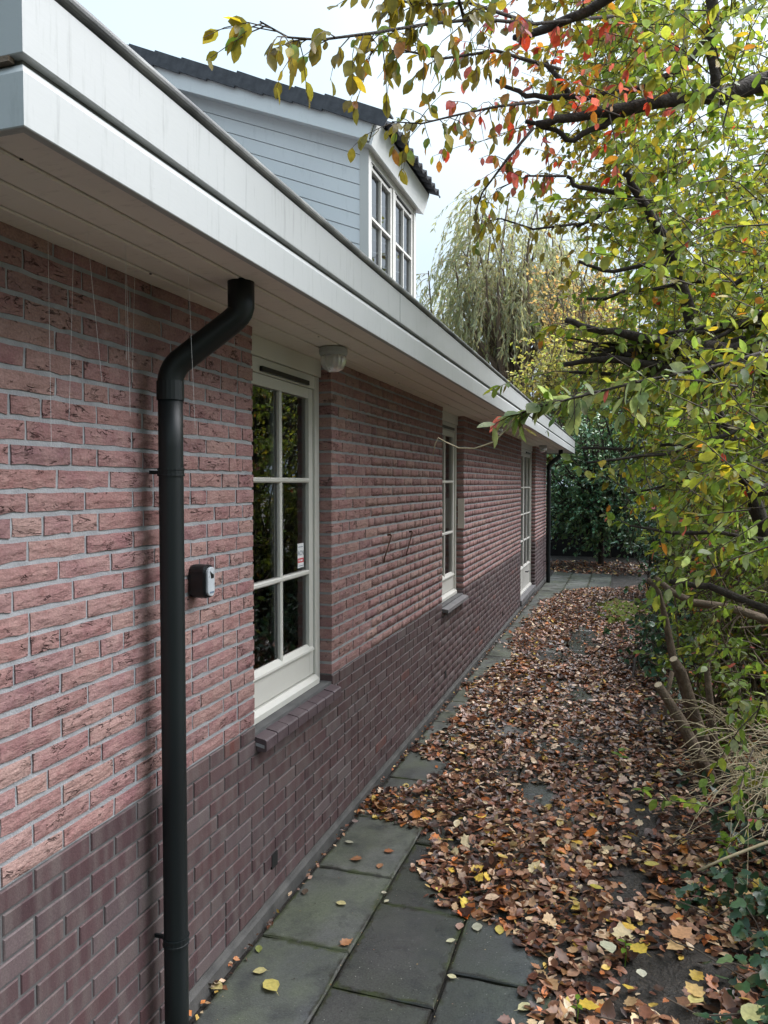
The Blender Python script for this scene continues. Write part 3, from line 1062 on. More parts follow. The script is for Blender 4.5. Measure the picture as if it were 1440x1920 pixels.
def downpipe(name, y, label, far=False):
    r = .039
    t = empty(name, (0, 0, 0))
    tag(t, label, 'downpipe', 'black downpipes of the house')
    xb, xt, yt = .082, .292, y + .085
    shaft = MB().tube([(xb, y, z) for z in np.linspace(-.05, 2.17, 12)], r, 20)
    b = []
    for u in np.linspace(0, 1, 7):
        a = u * .80
        b.append((xb + .09 * (1 - math.cos(a)), y + .035 * (1 - math.cos(a)), 2.17 + .10 * math.sin(a)))
    e = np.array(b[-1])
    g = np.array((xt - .03, yt - .012, 2.372))
    pts = b + list(map(tuple, [e + (g - e) * u for u in (.33, .66, 1)]))
    for u in np.linspace(.25, 1, 4):
        pts.append((xt - .03 + .03 * math.sin(u * 1.57), yt - .012 + .012 * math.sin(u * 1.57), 2.372 + .045 * u))
    pts.append((xt, yt, 2.503))
    shaft.build('shaft', M['pipe'], t, True)
    MB().tube(pts, [r + .0015] * (len(pts) - 2) + [r + .004] * 2, 20).build('swan_neck', M['pipe'], t, True)
    for z in (1.89, .352):
        s = MB().lathe([(r + .001, -.013), (r + .004, -.013), (r + .004, -.007), (r + .002, -.006), (r + .002, .006), (r + .004, .007), (r + .004, .013), (r + .001, .013)], (xb, y, z), 20)
        s.box(.002, xb - r + .002, y - .004, y + .004, z - .006, z + .006)
        s.build('pipe_bracket', M['pipe'], t)
    MB().lathe([(r + .001, -.03), (r + .004, -.03), (r + .004, .03), (r + .001, .03)], (xb, y, 2.15), 20).build('socket', M['pipe'], t)
    return t


downpipe('downpipe', 2.10, 'black plastic downpipe with bent neck close by at left')
downpipe('downpipe', 14.72, 'thin black downpipe at the far corner of the house')


def rrect(w_, h_, r_, n=5):
    out = []
    for (cx_, cy_, a0_) in ((w_ / 2 - r_, h_ / 2 - r_, 0), (-w_ / 2 + r_, h_ / 2 - r_, 90), (-w_ / 2 + r_, -h_ / 2 + r_, 180), (w_ / 2 - r_, -h_ / 2 + r_, 270)):
        for i in range(n):
            a = math.radians(a0_ + 90 * i / (n - 1))
            out.append((cx_ + r_ * math.cos(a), cy_ + r_ * math.sin(a)))
    return out


def loft(rings):
    v, f = [], []
    n = len(rings[0])
    for r_ in rings: v += r_
    for s in range(len(rings) - 1):
        for i in range(n):
            j = (i + 1) % n
            f.append((s * n + i, s * n + j, (s + 1) * n + j, (s + 1) * n + i))
    f.append(tuple(range(n))[::-1])
    f.append(tuple((len(rings) - 1) * n + i for i in range(n)))
    return v, f


ks = empty('key_safe', (0, 2.352, 1.505))
tag(ks, 'small black key safe with silver front screwed to the bricks', 'key safe')
rings = []
for (x, w_, h_) in ((.003, .060, .116), (.012, .064, .120), (.060, .064, .120), (.068, .058, .114)):
    rings.append([(x, p[0], p[1]) for p in rrect(w_, h_, .024)])
v, f = loft(rings)
mesh_obj('body', v, f, M['black'], ks)
rings = []
for (x, w_, h_) in ((.0675, .046, .104), (.074, .046, .104), (.076, .042, .100)):
    rings.append([(x - .004 * (1 - (p[1] / .055) ** 2) + .003, p[0], p[1]) for p in rrect(w_, h_, .020)])
v, f = loft(rings)
fp = mesh_obj('front_cover', v, f, M['silver'], ks)
v, f = loft([[(x, p[0], p[1] + .026) for p in rrect(.032, .030, .006)] for x in (.074, .0775)])
mesh_obj('dial_window', v, f, M['black'], fp)
v, f = loft([[(x, p[0], p[1] - .038) for p in rrect(.026, .006, .002)] for x in (.0745, .0792)])
mesh_obj('name_strip', v, f, M['ink'], fp)

for (y, z, lab) in ((3.352, 2.5, 'round glass bulkhead lamp under the eaves beside the nearest window'), (8.18, 2.5, 'small round lamp under the eaves past the second window'), (12.93, 2.5, 'small round lamp under the eaves above the garden door')):
    t = empty('bulkhead_lamp', (.148, y, z))
    tag(t, lab, 'lamp', 'bulkhead lamps under the eaves')
    MB().lathe([(.060, -.001), (.068, -.008), (.068, -.030), (.062, -.040), (.058, -.041)], (0, 0, 0), 24).build('base', M['fascia'], t, False)
    dome = MB().lathe([(.058, -.0405), (.060, -.058), (.055, -.084), (.042, -.104), (.022, -.115), (.004, -.118)], (0, 0, 0), 64)
    for i_, p_ in enumerate(dome.v):
        k_ = 1 + .05 * math.cos(16 * math.atan2(p_[1], p_[0]))
        dome.v[i_] = (p_[0] * k_, p_[1] * k_, p_[2])
    dome.build('glass_dome', M['lamp_glass'], t, True)
    MB().lathe([(.012, -.042), (.016, -.05), (.020, -.068), (.012, -.08), (.003, -.084)], (0, 0, 0), 12).build('bulb', M['white'], t, True)

for k, (y, z) in enumerate(((4.69, 1.517), (5.20, 1.507))):
    d = -.135
    o = MB().tube([(-.004, y, z), (.018, y, z + .004), (.024, y - .005, z - .006), (.022, y + d * .5, z - .07), (.02, y + d, z - .135), (.018, y + d - .002, z - .15), (.012, y + d + .05 * k + .012, z - .155 - .012 * (1 - k))], [.006, .007, .005, .0045, .0045, .005, .004], 8).build('wall_hook', M['rust'], None, True)
    tag(o, ('rusty iron wall hook nearer the first window', 'rusty iron wall hook nearer the second window')[k], 'hook', 'rusty hooks on the brick wall')

pl = MB().prism([(7.108, 1.425), (7.119, 1.425), (7.119, 1.71), (7.108, 1.71)], 'x', -.056, .006)
pl.box(-.05, .012, 7.1075, 7.128, 1.47, 1.488)
o = pl.build('pale_wall_strip', M['plate'])
tag(o, 'pale narrow strip fixed to the brick edge beside the second window', 'wall strip')

st = empty('window_sticker', (XW - .028, 3.515, 1.487))
tag(st, 'white alarm sticker with red band on the nearest window', 'sticker')
MB().box(-.0005, .0, -.037, .037, -.062, .062).build('sheet', M['white'], st)
MB().box(.0002, .0006, -.036, .036, -.036, -.013).build('red_band', M['red'], st)
for (y0_, y1_, z0_, z1_, mm) in ((-.028, -.016, -.029, -.020, 'white'), (-.006, .022, -.029, -.021, 'white'), (-.03, .03, -.054, -.051, 'ink'), (-.03, .026, .043, .046, 'ink')):
    MB().box(.0007, .0010, y0_, y1_, z0_, z1_).build('print_mark', M[mm], st)
fc = bpy.data.curves.new('lettering', 'FONT')
fc.body = 'ACN'
fc.size = .034
fc.align_x = 'CENTER'
fc.align_y = 'CENTER'
fc.materials.append(M['ink'])
ftmp = bpy.data.objects.new('lettering', fc)
COL.objects.link(ftmp)
bpy.context.view_layer.update()
lme = bpy.data.meshes.new_from_object(ftmp)
bpy.data.objects.remove(ftmp)
lme.name = 'lettering'
fo = bpy.data.objects.new('lettering', lme)
fo.location = (.0008, 0, .012)
fo.rotation_euler = (math.pi / 2, 0, math.pi / 2)
link(fo, st)

# cobweb threads hanging from the soffit
for k, (px, y1_) in enumerate(((22, 1.55), (85, 1.62), (105, 1.62), (175, 1.75), (205, 1.8), (310, 1.96), (240, 1.9))):
    x = (.10, .16, .12, .18, .14, .24, .1)[k]
    top = np.array((x, y1_, 2.499))
    ln = (.55, .38, .50, .46, .3, .48, .35)[k]
    sw = (0.0, .05, -.03, .01, 0, .03, -.02)[k]
    pts = [top + (0, sw * u, -ln * u) for u in np.linspace(0, 1, 5)]
    o = MB().tube(pts, .00042, 4).build('cobweb_thread', M['web'])
    tag(o, ('thin cobweb thread farthest left under the near soffit', 'cobweb thread slanting right, second from the left under the soffit', 'cobweb thread slanting left, crossing the second one', 'straight cobweb thread fourth from the left under the soffit', 'short cobweb thread fifth from the left under the soffit', 'longest cobweb thread nearest the neck of the downpipe', 'faint short cobweb thread between the fifth and the longest')[k], 'cobweb', 'cobweb threads under the near eaves')

# ------------------------------------------------------------------ leaves and branches
def nrm(a):
    return a / (np.linalg.norm(a, axis=-1, keepdims=True) + 1e-9)


def tmpl(kind):
    """leaf templates: (along, across, lift) points, triangles; unit length"""
    if kind == 'ovate':
        t = [0, .22, .50, .78, 1.0]
        w = [0, .20, .27, .17, 0]
        v = [(x, 0, 0) for x in t]
        Lf = [(t[i], w[i], .06) for i in (1, 2, 3)]
        Rf = [(t[i], -w[i], .06) for i in (1, 2, 3)]
        v += Lf + Rf
        f = [(0, 1, 5), (1, 2, 6), (1, 6, 5), (2, 3, 7), (2, 7, 6), (3, 4, 7), (0, 8, 1), (1, 9, 2), (1, 8, 9), (2, 10, 3), (2, 9, 10), (3, 10, 4)]
        return np.array(v, float), np.array(f)
    if kind == 'narrow':
        v = [(0, 0, 0), (.4, .07, .02), (.4, -.07, .02), (1, 0, 0)]
        return np.array(v, float), np.array([(0, 2, 1), (1, 2, 3)])
    if kind == 'simple':
        v = [(0, 0, 0), (.45, .30, .07), (.5, 0, 0), (.45, -.30, .07), (1, 0, 0)]
        return np.array(v, float), np.array([(0, 2, 1), (0, 3, 2), (1, 2, 4), (2, 3, 4)])
    if kind == 'lobed':       # maple / oak like
        out = [(.0, .0), (.08, .14), (.12, .30), (.26, .27), (.40, .43), (.52, .29), (.66, .31), (.76, .16), (1.0, 0)]
        pts = out + [(x, -y) for (x, y) in out[-2:0:-1]]
        v = [(.45, 0, 0)] + [(x, y, .10 * abs(y) / .5) for (x, y) in pts]
        n = len(pts)
        return np.array(v, float), np.array([(0, 1 + i, 1 + (i + 1) % n) for i in range(n)])
    if kind == 'ivy':
        out = [(.0, .0), (-.02, .22), (.22, .44), (.42, .24), (.70, .26), (1.0, 0)]
        pts = out + [(x, -y) for (x, y) in out[-2:0:-1]]
        v = [(.35, 0, -.03)] + [(x, y, .03 * abs(y)) for (x, y) in pts]
        n = len(pts)
        return np.array(v, float), np.array([(0, 1 + i, 1 + (i + 1) % n) for i in range(n)])


TM = {k: tmpl(k) for k in ('ovate', 'narrow', 'simple', 'lobed', 'ivy')}


class Leaves:
    def __init__(s):
        s.P, s.D, s.N, s.S, s.C, s.W, s.K = [], [], [], [], [], [], []

    def add(s, P, D, Nn, Sz, Cc, Wd=None, K=None):
        n = len(P)
        s.P.append(np.asarray(P, float)); s.D.append(nrm(np.asarray(D, float))); s.N.append(np.asarray(Nn, float))
        s.S.append(np.broadcast_to(Sz, n).astype(float)); s.C.append(np.asarray(Cc, float))
        s.W.append(RN.uniform(.8, 1.25, n) if Wd is None else np.broadcast_to(Wd, n))
        s.K.append(RN.uniform(-.25, .12, n) if K is None else np.broadcast_to(K, n))

    def cat(s):
        a = [np.concatenate(x) for x in (s.P, s.D, s.N, s.S, s.C, s.W, s.K)]
        P, D, N_2, Sz, Cc, Wd, K = a
        N_2 = nrm(N_2 - D * np.sum(N_2 * D, -1, keepdims=True))
        return P, D, N_2, Sz, Cc, Wd, K

    def build(s, name, kind, mat, parent, singles=0, stuff=True, piece='leaf'):
        P, D, N_2, Sz, Cc, Wd, K = s.cat()
        T, Fc = TM[kind]
        idx = np.arange(len(P))
        if singles:
            d = P - CAM
            dep = d @ FWD
            u, v_ = (d @ RGT) / np.maximum(dep, .1) * F_PX + CXP, CYP - (d @ UPV) / np.maximum(dep, .1) * F_PX
            vis = (dep > .4) & (u > 5) & (u < 1435) & (v_ > 5) & (v_ < 1915)
            sc = np.where(vis, Sz / np.maximum(dep, .1), 0)
            top = np.argsort(-sc)[:singles]
            var = {}
            for i in top:
                key = (tuple(np.round(Cc[i] * 14).astype(int)), int(round(K[i] * 6)))
                if key not in var:
                    vv = T.copy()
                    vv[:, 2] += K[i] * T[:, 0] ** 2
                    tp = (R.uniform(.2, .7) if R.random() < .3 else 0) * np.clip((T[:, :1] - .4) * 1.8, 0, 1)
                    var[key] = np_mesh(piece, vv, Fc, mat, col=np.tile(Cc[i], (len(T), 1)) * RN.uniform(.85, 1.15, (len(T), 1)) * (1 - tp) + np.array((.20, .10, .03)) * tp)
                o = bpy.data.objects.new(piece, var[key])
                sd_ = np.cross(N_2[i], D[i])
                from mathutils import Matrix
                mtx = Matrix.Identity(4)
                for r in range(3):
                    mtx[r][0] = D[i][r] * Sz[i]
                    mtx[r][1] = sd_[r] * Sz[i] * Wd[i]
                    mtx[r][2] = N_2[i][r] * Sz[i]
                    mtx[r][3] = P[i][r]
                link(o, parent)
                if parent is not None:
                    o.matrix_local = Matrix.Translation(-Vector(parent.matrix_basis.translation) - (Vector(parent.parent.matrix_basis.translation) if parent.parent else Vector())) @ mtx
                else:
                    o.matrix_local = mtx
            keep = np.ones(len(P), bool)
            keep[top] = False
            idx = idx[keep]
        P, D, N_2, Sz, Cc, Wd, K = (x[idx] for x in (P, D, N_2, Sz, Cc, Wd, K))
        Sd = np.cross(N_2, D)
        lift = T[None, :, 2] + K[:, None] * T[None, :, 0] ** 2
        V = P[:, None, :] + Sz[:, None, None] * (T[None, :, 0, None] * D[:, None, :] + T[None, :, 1, None] * Wd[:, None, None] * Sd[:, None, :] + lift[:, :, None] * N_2[:, None, :])
        k = len(T)
        Fa = (Fc[None] + (np.arange(len(P)) * k)[:, None, None]).reshape(-1, 3)
        tip = np.where(RN.random(len(P)) < .3, RN.uniform(.2, .75, len(P)), 0)[:, None] * np.clip((T[None, :, 0] - .45) * 1.8 + RN.normal(0, .15, (len(P), k)), 0, 1)
        cc = Cc[:, None, :] * RN.uniform(.82, 1.18, (len(P), k, 1))
        cc = cc * (1 - tip[:, :, None]) + np.array((.20, .105, .035)) * tip[:, :, None] * (Cc.mean(1)[:, None, None] * 4 + .25)
        cc = np.clip(cc, 0, 1).reshape(-1, 3)
        me = np_mesh(name, V.reshape(-1, 3), Fa, mat, col=cc)
        o = bpy.data.objects.new(name, me)
        link(o, parent)
        if parent is not None:
            off = Vector(parent.matrix_basis.translation) + (Vector(parent.parent.matrix_basis.translation) if parent.parent else Vector())
            o.location = -off
        if stuff:
            o['kind'] = 'stuff'
        return o


def pick(pal, n, jit=.18):
    """pal: list of (weight, colour)"""
    w = np.array([p[0] for p in pal], float)
    c = np.array([p[1] for p in pal], float)
    i = RN.choice(len(pal), n, p=w / w.sum())
    out = c[i] * RN.uniform(1 - jit, 1 + jit, (n, 1)) * RN.uniform(.93, 1.07, (n, 3))
    return out


def curve(p0, p1, n=6, wob=.06, sag=0.0):
    p0, p1 = np.asarray(p0, float), np.asarray(p1, float)
    L_ = np.linalg.norm(p1 - p0)
    o1, o2 = RN.normal(0, 1, 3) * wob * L_, RN.normal(0, 1, 3) * wob * L_
    pts = []
    for u in np.linspace(0, 1, n):
        p = p0 + (p1 - p0) * u + o1 * math.sin(math.pi * u) + o2 * math.sin(2 * math.pi * u) * .5
        p[2] -= sag * L_ * u * u
        pts.append(p)
    return pts


def twig(wood, lv, p0, d, length, pal, leaf, r0=.004, gap=.55, droop=.35, hang=.5, facing=(0, 0, 1), nmin=2, dens=1.0, sag=.15, pal_fn=None):
    """a thin shoot carrying opposite leaves"""
    d = nrm(np.asarray(d, float))
    n = max(3, int(length / .11))
    pts = [np.asarray(p0, float)]
    dd = d.copy()
    for i in range(n):
        dd = nrm(dd + RN.normal(0, .16, 3) + np.array((0, 0, -sag / n * 2)))
        pts.append(pts[-1] + dd * length / n)
    wood.tube(pts, list(np.linspace(r0, r0 * .35, len(pts))), 4 if r0 < .006 else 5, cap=False)
    m = max(nmin, int(length / (leaf * gap) * dens))
    u = np.sort(RN.uniform(.12, 1.0, m))
    seg = np.minimum((u * n).astype(int), n - 1)
    A = np.array(pts)
    fr = (u * n - seg)[:, None]
    P = A[seg] * (1 - fr) + A[seg + 1] * fr
    T = nrm(A[seg + 1] - A[seg])
    side = nrm(np.cross(T, RN.normal(0, 1, (m, 3))))
    D = T * .55 + side * .75 + np.array((0, 0, -1.0)) * (hang * RN.uniform(.3, 1.6, (m, 1)))
    Nn = np.asarray(facing, float) + RN.normal(0, .55, (m, 3))
    cc = pick(pal if pal_fn is None else pal_fn(P.mean(0)), m)
    lv.add(P, D, Nn, leaf * RN.uniform(.65, 1.2, m), cc)
    return pts


def rand_in(blob):
    c, r = np.asarray(blob[0], float), np.asarray(blob[1], float)
    while True:
        q = RN.uniform(-1, 1, 3)
        if q @ q <= 1:
            return c + q * r, q


def bush(name, label, cat, base, blobs, nb, nt, leaf, pal, wood_mat, leaf_mat=None, kind='ovate', r0=.02, tl=(.25, .6), group=None,
         singles=0, hang=.4, sag=.15, dens=1.0, stems=1, spread=.25, trunk_h=0.0, inner=.45, facing=(0, 0, 1), crown='crown', gap=.55, pal_fn=None):
    root = empty(name, tuple(base))
    tag(root, label, cat, group)
    base = np.asarray(base, float)
    wd, tw, lv = MB(), MB(), Leaves()
    top = base + (0, 0, trunk_h)
    if trunk_h:
        pts = curve(base - (0, 0, .1), top, 6, .02)
        wd.tube(pts, list(np.linspace(r0 * 2.2, r0 * 1.5, 6)), 9, rough=.1)
    wts = np.array([np.prod(b[1]) ** .8 for b in blobs])
    wts = wts / wts.sum()
    for k in range(nb):
        b = blobs[RN.choice(len(blobs), p=wts)]
        tgt, q = rand_in(b)
        tgt = np.asarray(b[0]) + q / (np.linalg.norm(q) + 1e-6) * np.asarray(b[1]) * RN.uniform(inner, 1.0)
        st_ = top + np.array((RN.normal(0, spread), RN.normal(0, spread), -.08 if not trunk_h else RN.uniform(-.25, 0) * trunk_h * .4))
        pts = curve(st_, tgt, 7, .07, 0)
        L_ = np.linalg.norm(tgt - st_)
        rr = r0 * RN.uniform(.5, 1.1)
        wd.tube(pts, list(np.linspace(rr, rr * .25, 7)), 6, cap=False, rough=.12)
        for j in range(nt):
            u = RN.uniform(.35, 1.0)
            i = min(int(u * 6), 5)
            p = pts[i] + (pts[i + 1] - pts[i]) * (u * 6 - i)
            out = nrm(tgt - np.asarray(b[0])) * .6 + RN.normal(0, .75, 3) + np.array((0, 0, .15))
            twig(tw, lv, p, out, RN.uniform(*tl), pal, leaf, hang=hang, sag=sag, dens=dens, facing=facing, r0=max(.0025, rr * .22), gap=gap, pal_fn=pal_fn)
    off = -Vector(base)
    w1 = wd.build('trunk' if trunk_h else 'stems', wood_mat, root, True)
    w1.location = off
    t1 = tw.build('twigs', M['twig_dark'], root)
    t1.location = off
    t1['kind'] = 'stuff'
    if not trunk_h: w1['kind'] = 'stuff'
    cr_ = lv.build(crown, kind, leaf_mat or M['leaf'], root, singles=singles)
    return root


# palettes (linear base colours)
YG, GR, DG = (.30, .32, .055), (.15, .225, .045), (.035, .075, .018)
OL, YE, OR, RD, PK, PG = (.23, .19, .035), (.44, .33, .035), (.44, .19, .04), (.52, .065, .045), (.58, .15, .16), (.32, .39, .22)
P_SPIN = [(4.5, YG), (5, GR), (2.5, (.21, .28, .08)), (1.0, OL), (.5, YE), (.15, OR), (.06, RD)]
P_TOP = [(5, OL), (2.6, (.24, .19, .035)), (1.2, YE), (1, GR), (.5, OR)]
P_RED = [(3.0, RD), (2.6, PK), (2.5, OR), (3.0, OL), (2.2, YG)]
P_LOW = [(4, GR), (4, (.20, .30, .06)), (2, PG), (1.6, YG), (.3, OR), (.18, PK)]
P_PALE = [(5, PG), (3, (.17, .24, .10)), (1, GR), (.3, PK)]
P_EVER = [(5, (.040, .105, .060)), (3, (.065, .145, .070)), (1.5, (.11, .20, .08)), (.4, (.20, .26, .09))]
P_MID = [(4, (.15, .22, .045)), (3, GR), (4, YG), (1.6, (.28, .31, .11)), (.7, YE), (.3, OR)]
P_YEL = [(4, (.40, .38, .12)), (4, (.33, .35, .11)), (2.2, (.46, .41, .17)), (1.2, (.42, .30, .12))]
P_ORA = [(4, (.44, .30, .17)), (3, (.40, .32, .17)), (2, (.50, .31, .15)), (1.5, (.36, .34, .15))]
P_WIL = [(4, (.33, .36, .24)), (3, (.38, .39, .27)), (2.5, (.29, .33, .26)), (1.2, (.42, .37, .23))]
P_IVY = [(5, (.020, .058, .026)), (3, (.030, .080, .034)), (1.3, (.060, .125, .045)), (.5, (.12, .19, .06))]
P_DEAD = [(3.6, (.044, .019, .014)), (3.4, (.114, .046, .028)), (3.0, (.228, .100, .058)), (2.0, (.370, .209, .130)), (1.6, (.608, .428, .288)), (.5, (.565, .388, .096)), (1.0, (.456, .153, .049))]
P_DEADN = [(2.2, (.049, .022, .014)), (2.4, (.142, .057, .028)), (2.8, (.315, .143, .068)), (2.0, (.489, .286, .149)), (1.0, (.652, .469, .269)), (.9, (.608, .408, .068)), (.8, (.565, .184, .038))]

# ------------------------------------------------------------------ foreground spindle shrub
spb = (2.75, 4.35, -.02)
spin = empty('overhanging_shrub', spb)
tag(spin, 'large shrub overhanging the path, green to red leaves on dark branches', 'shrub')
wood, tw, lv = MB(), MB(), Leaves()


def limb(pts, r0, r1, n=8):
    P = [at(*p) if isinstance(p, tuple) else np.asarray(p, float) for p in pts]
    # resample with a little waver
    out, rad = [], []
    m = len(P)
    for i in range(m - 1):
        for u in (0, .34, .67):
            q = P[i] + (P[i + 1] - P[i]) * u
            out.append(q + RN.normal(0, .006, 3))
    out.append(P[-1])
    rad = [r0 + (r1 - r0) * k / (len(out) - 1) for k in range(len(out))]
    rad = [x * RN.uniform(.88, 1.15) for x in rad]
    rad = [x * 1.25 for x in rad]
    lo = MB().tube(out, rad, n, rough=.12).build('limb', M['bark'], spin, True)
    lo.location = -Vector(spb)
    return out


B0 = np.array(spb)
limbs = []
limbs.append(limb([B0 + (0, 0, -.05), np.array((2.78, 4.35, 1.2)), np.array((2.70, 4.3, 2.6)), at(1500, 120, 4.2), at(1440, 150, 4.1), at(1350, 183, 4.0), at(1250, 192, 3.9), at(1150, 205, 3.8), at(1060, 225, 3.7), at(1005, 232, 3.65)], .055, .013))
limbs.append(limb([at(1190, 203, 3.85), at(1130, 236, 3.8), at(1075, 262, 3.75), at(1040, 245, 3.7), at(985, 228, 3.66)], .014, .007))
limbs.append(limb([at(1340, 182, 4.0), at(1336, 70, 4.0), at(1333, -60, 4.0), at(1325, -200, 4.0)], .022, .017))
limbs.append(limb([at(1345, 60, 4.0), at(1280, 130, 3.95), at(1200, 165, 3.9), at(1100, 183, 3.85), at(1000, 180, 3.8), at(960, 168, 3.8), at(930, 150, 3.8)], .012, .008))
limbs.append(limb([at(1068, 182, 3.84), at(1046, 150, 3.84), at(1024, 118, 3.84)], .012, .009))
limbs.append(limb([B0 + (-.1, .1, -.05), np.array((2.45, 4.5, .9)), at(1400, 900, 4.55), at(1330, 740, 4.5), at(1298, 620, 4.4), at(1270, 495, 4.3), at(1235, 430, 4.2), at(1203, 377, 4.15), at(1178, 330, 4.12), at(1170, 312, 4.1)], .038, .013))
limbs.append(limb([at(1235, 382, 4.2), at(1180, 370, 4.15), at(1120, 356, 4.1), at(1080, 350, 4.05), at(1063, 331, 4.05)], .013, .008))
limbs.append(limb([at(1203, 377, 4.15), at(1140, 395, 4.1), at(1080, 425, 4.1)], .010, .007))
limbs.append(limb([at(1270, 490, 4.3), at(1200, 500, 4.2), at(1130, 510, 4.15), at(1085, 490, 4.1)], .011, .006))
limbs.append(limb([at(1520, 660, 4.3), at(1430, 650, 4.2), at(1340, 655, 4.1), at(1250, 640, 4.0), at(1150, 625, 3.95), at(1100, 618, 3.9), at(1060, 601, 3.9)], .028, .011))
limbs.append(limb([at(1520, 700, 4.2), at(1380, 682, 4.1), at(1260, 690, 4.0), at(1150, 672, 3.95), at(1057, 684, 3.9)], .024, .010))
limbs.append(limb([at(1520, 590, 4.5), at(1380, 640, 4.3), at(1230, 665, 4.2), at(1110, 645, 4.1)], .018, .008))
limbs.append(limb([at(1520, 540, 4.3), at(1430, 585, 4.2), at(1330, 640, 4.1), at(1240, 690, 4.0), at(1180, 730, 4.0)], .011, .005))
limbs.append(limb([at(1480, 480, 4.6), at(1380, 530, 4.5), at(1290, 530, 4.4), at(1200, 545, 4.3), at(1100, 560, 4.2)], .014, .006))
limbs.append(limb([at(1520, 745, 4.0), at(1440, 782, 3.9), at(1350, 818, 3.85), at(1250, 850, 3.8), at(1100, 868, 3.75)], .013, .005))
limbs.append(limb([at(1520, 800, 4.4), at(1400, 825, 4.3), at(1290, 836, 4.2), at(1180, 842, 4.1), at(1090, 840, 4.1)], .011, .005))
limbs.append(limb([at(1520, 850, 4.2), at(1400, 870, 4.1), at(1280, 905, 4.0), at(1180, 925, 3.95)], .010, .004))
limbs.append(limb([at(1520, 895, 3.3), at(1450, 912, 3.2), at(1402, 925, 3.2)], .026, .020))
limbs.append(limb([B0 + (.1, -.3, -.05), np.array((2.6, 3.7, .6)), at(1440, 1140, 3.9), at(1330, 1100, 3.9), at(1255, 1090, 3.9)], .022, .010))
limbs.append(limb([np.array((2.55, 3.9, .4)), at(1440, 1010, 3.9), at(1300, 1000, 3.85), at(1180, 985, 3.8)], .012, .004))
limbs.append(limb([B0 + (.2, .3, -.05), np.array((3.1, 5.0, 2.0)), np.array((2.9, 5.2, 4.0)), np.array((2.4, 5.0, 5.6))], .05, .012))
limbs.append(limb([B0 + (.1, -.2, -.05), np.array((2.9, 3.6, 1.8)), np.array((2.6, 3.0, 3.4)), np.array((2.0, 2.6, 4.6))], .045, .010))
limbs.append(limb([np.array((2.6, 3.0, 3.4)), at(1250, -60, 3.3), at(1100, 20, 3.3), at(985, 70, 3.25), at(963, 70, 3.2)], .020, .010))


for k in range(12):
    ya, yb = RN.uniform(570, 730), RN.uniform(605, 700)
    limbs.append(limb([at(1540, ya, 4.3 + RN.uniform(-.2, .5)), at(1380, ya * .6 + yb * .4 + RN.uniform(-15, 15), 4.2), at(1230, ya * .3 + yb * .7 + RN.uniform(-20, 20), 4.1), at(RN.uniform(1060, 1190), yb, 4.0)], RN.uniform(.008, .018), RN.uniform(.004, .008), 6))


def spin_pal(p):
    d = p - CAM
    dep = d @ FWD
    rd = np.linalg.norm((p - at(985, 150, 3.6)) * (1, .8, 1.1))
    if rd < .64 and RN.random() < .8: return P_RED
    if p[2] > 3.0 and p[0] < 1.25: return P_TOP
    if p[2] < 1.75: return P_LOW
    return P_SPIN


# long overhead shoots with drooping leaves
for pts, n in (([(1150, 30, 3.5), (1000, 45, 3.1), (900, 35, 2.75), (800, 45, 2.45), (700, 62, 2.25), (600, 75, 2.1), (540, 70, 2.02), (487, 40, 1.97)], 46),
               ([(1000, 45, 3.1), (880, 5, 2.8), (780, 10, 2.5), (720, -10, 2.4)], 34),
               ([(1050, 130, 3.4), (930, 95, 3.0), (830, 110, 2.7), (760, 95, 2.5), (690, 95, 2.4)], 34),
               ([(1010, 190, 3.6), (930, 200, 3.3), (860, 215, 3.1), (790, 232, 2.95), (735, 228, 2.85)], 30),
               ([(870, 35, 2.7), (850, -40, 2.6), (800, -90, 2.5)], 20),
               ([(1000, 240, 3.6), (950, 300, 3.5), (905, 360, 3.45), (890, 400, 3.45)], 16),
               ([(1080, 420, 4.1), (1000, 430, 3.95), (940, 410, 3.9), (905, 415, 3.85)], 14),
               ([(1060, 330, 4.05), (990, 330, 3.9), (930, 355, 3.8)], 14)):
    P = [at(*p) for p in pts]
    wood.tube(P, list(np.linspace(.0075, .0022, len(P))), 6, rough=.1)
    A = np.array(P)
    for k in range(n):
        u = (k + R.random()) / n * (len(P) - 1)
        i = min(int(u), len(P) - 2)
        p = A[i] + (A[i + 1] - A[i]) * (u - i)
        t = nrm(A[i + 1] - A[i])
        twig(tw, lv, p, t * .7 + RN.normal(0, .6, 3) + np.array((0, 0, -.1)), RN.uniform(.05, .22), P_TOP, .058, r0=.0022, hang=1.3, gap=.62, sag=.4, pal_fn=spin_pal)
# shoot of pale wet leaves reaching over the gutter line
P = [at(1500, 640, 3.3), at(1330, 690, 3.05), at(1200, 715, 2.9), at(1100, 740, 2.8), at(1020, 760, 2.72), at(965, 778, 2.66)]
wood.tube(P, list(np.linspace(.008, .003, len(P))), 6)
A = np.array(P)
for k in range(34):
    u = (.25 + .75 * k / 33) * (len(P) - 1)
    i = min(int(u), len(P) - 2)
    p = A[i] + (A[i + 1] - A[i]) * (u - i)
    twig(tw, lv, p, nrm(A[i + 1] - A[i]) + RN.normal(0, .45, 3), RN.uniform(.05, .14), P_PALE, .075, r0=.0025, hang=.35, gap=.5)
# shoots all along the limbs
for Lm in limbs:
    A = np.array(Lm)
    seg = np.linalg.norm(np.diff(A, axis=0), axis=1)
    tot = seg.sum()
    for k in range(int(tot * 9)):
        i = RN.choice(len(seg), p=seg / tot)
        p = A[i] + (A[i + 1] - A[i]) * RN.random()
        d = p - CAM
        if d @ FWD < 1.7: continue
        twig(tw, lv, p, RN.normal(0, 1, 3) + np.array((-.25, -.1, .35)), RN.uniform(.15, .55), P_SPIN, .055, r0=.003, hang=.7, pal_fn=spin_pal, dens=.85)


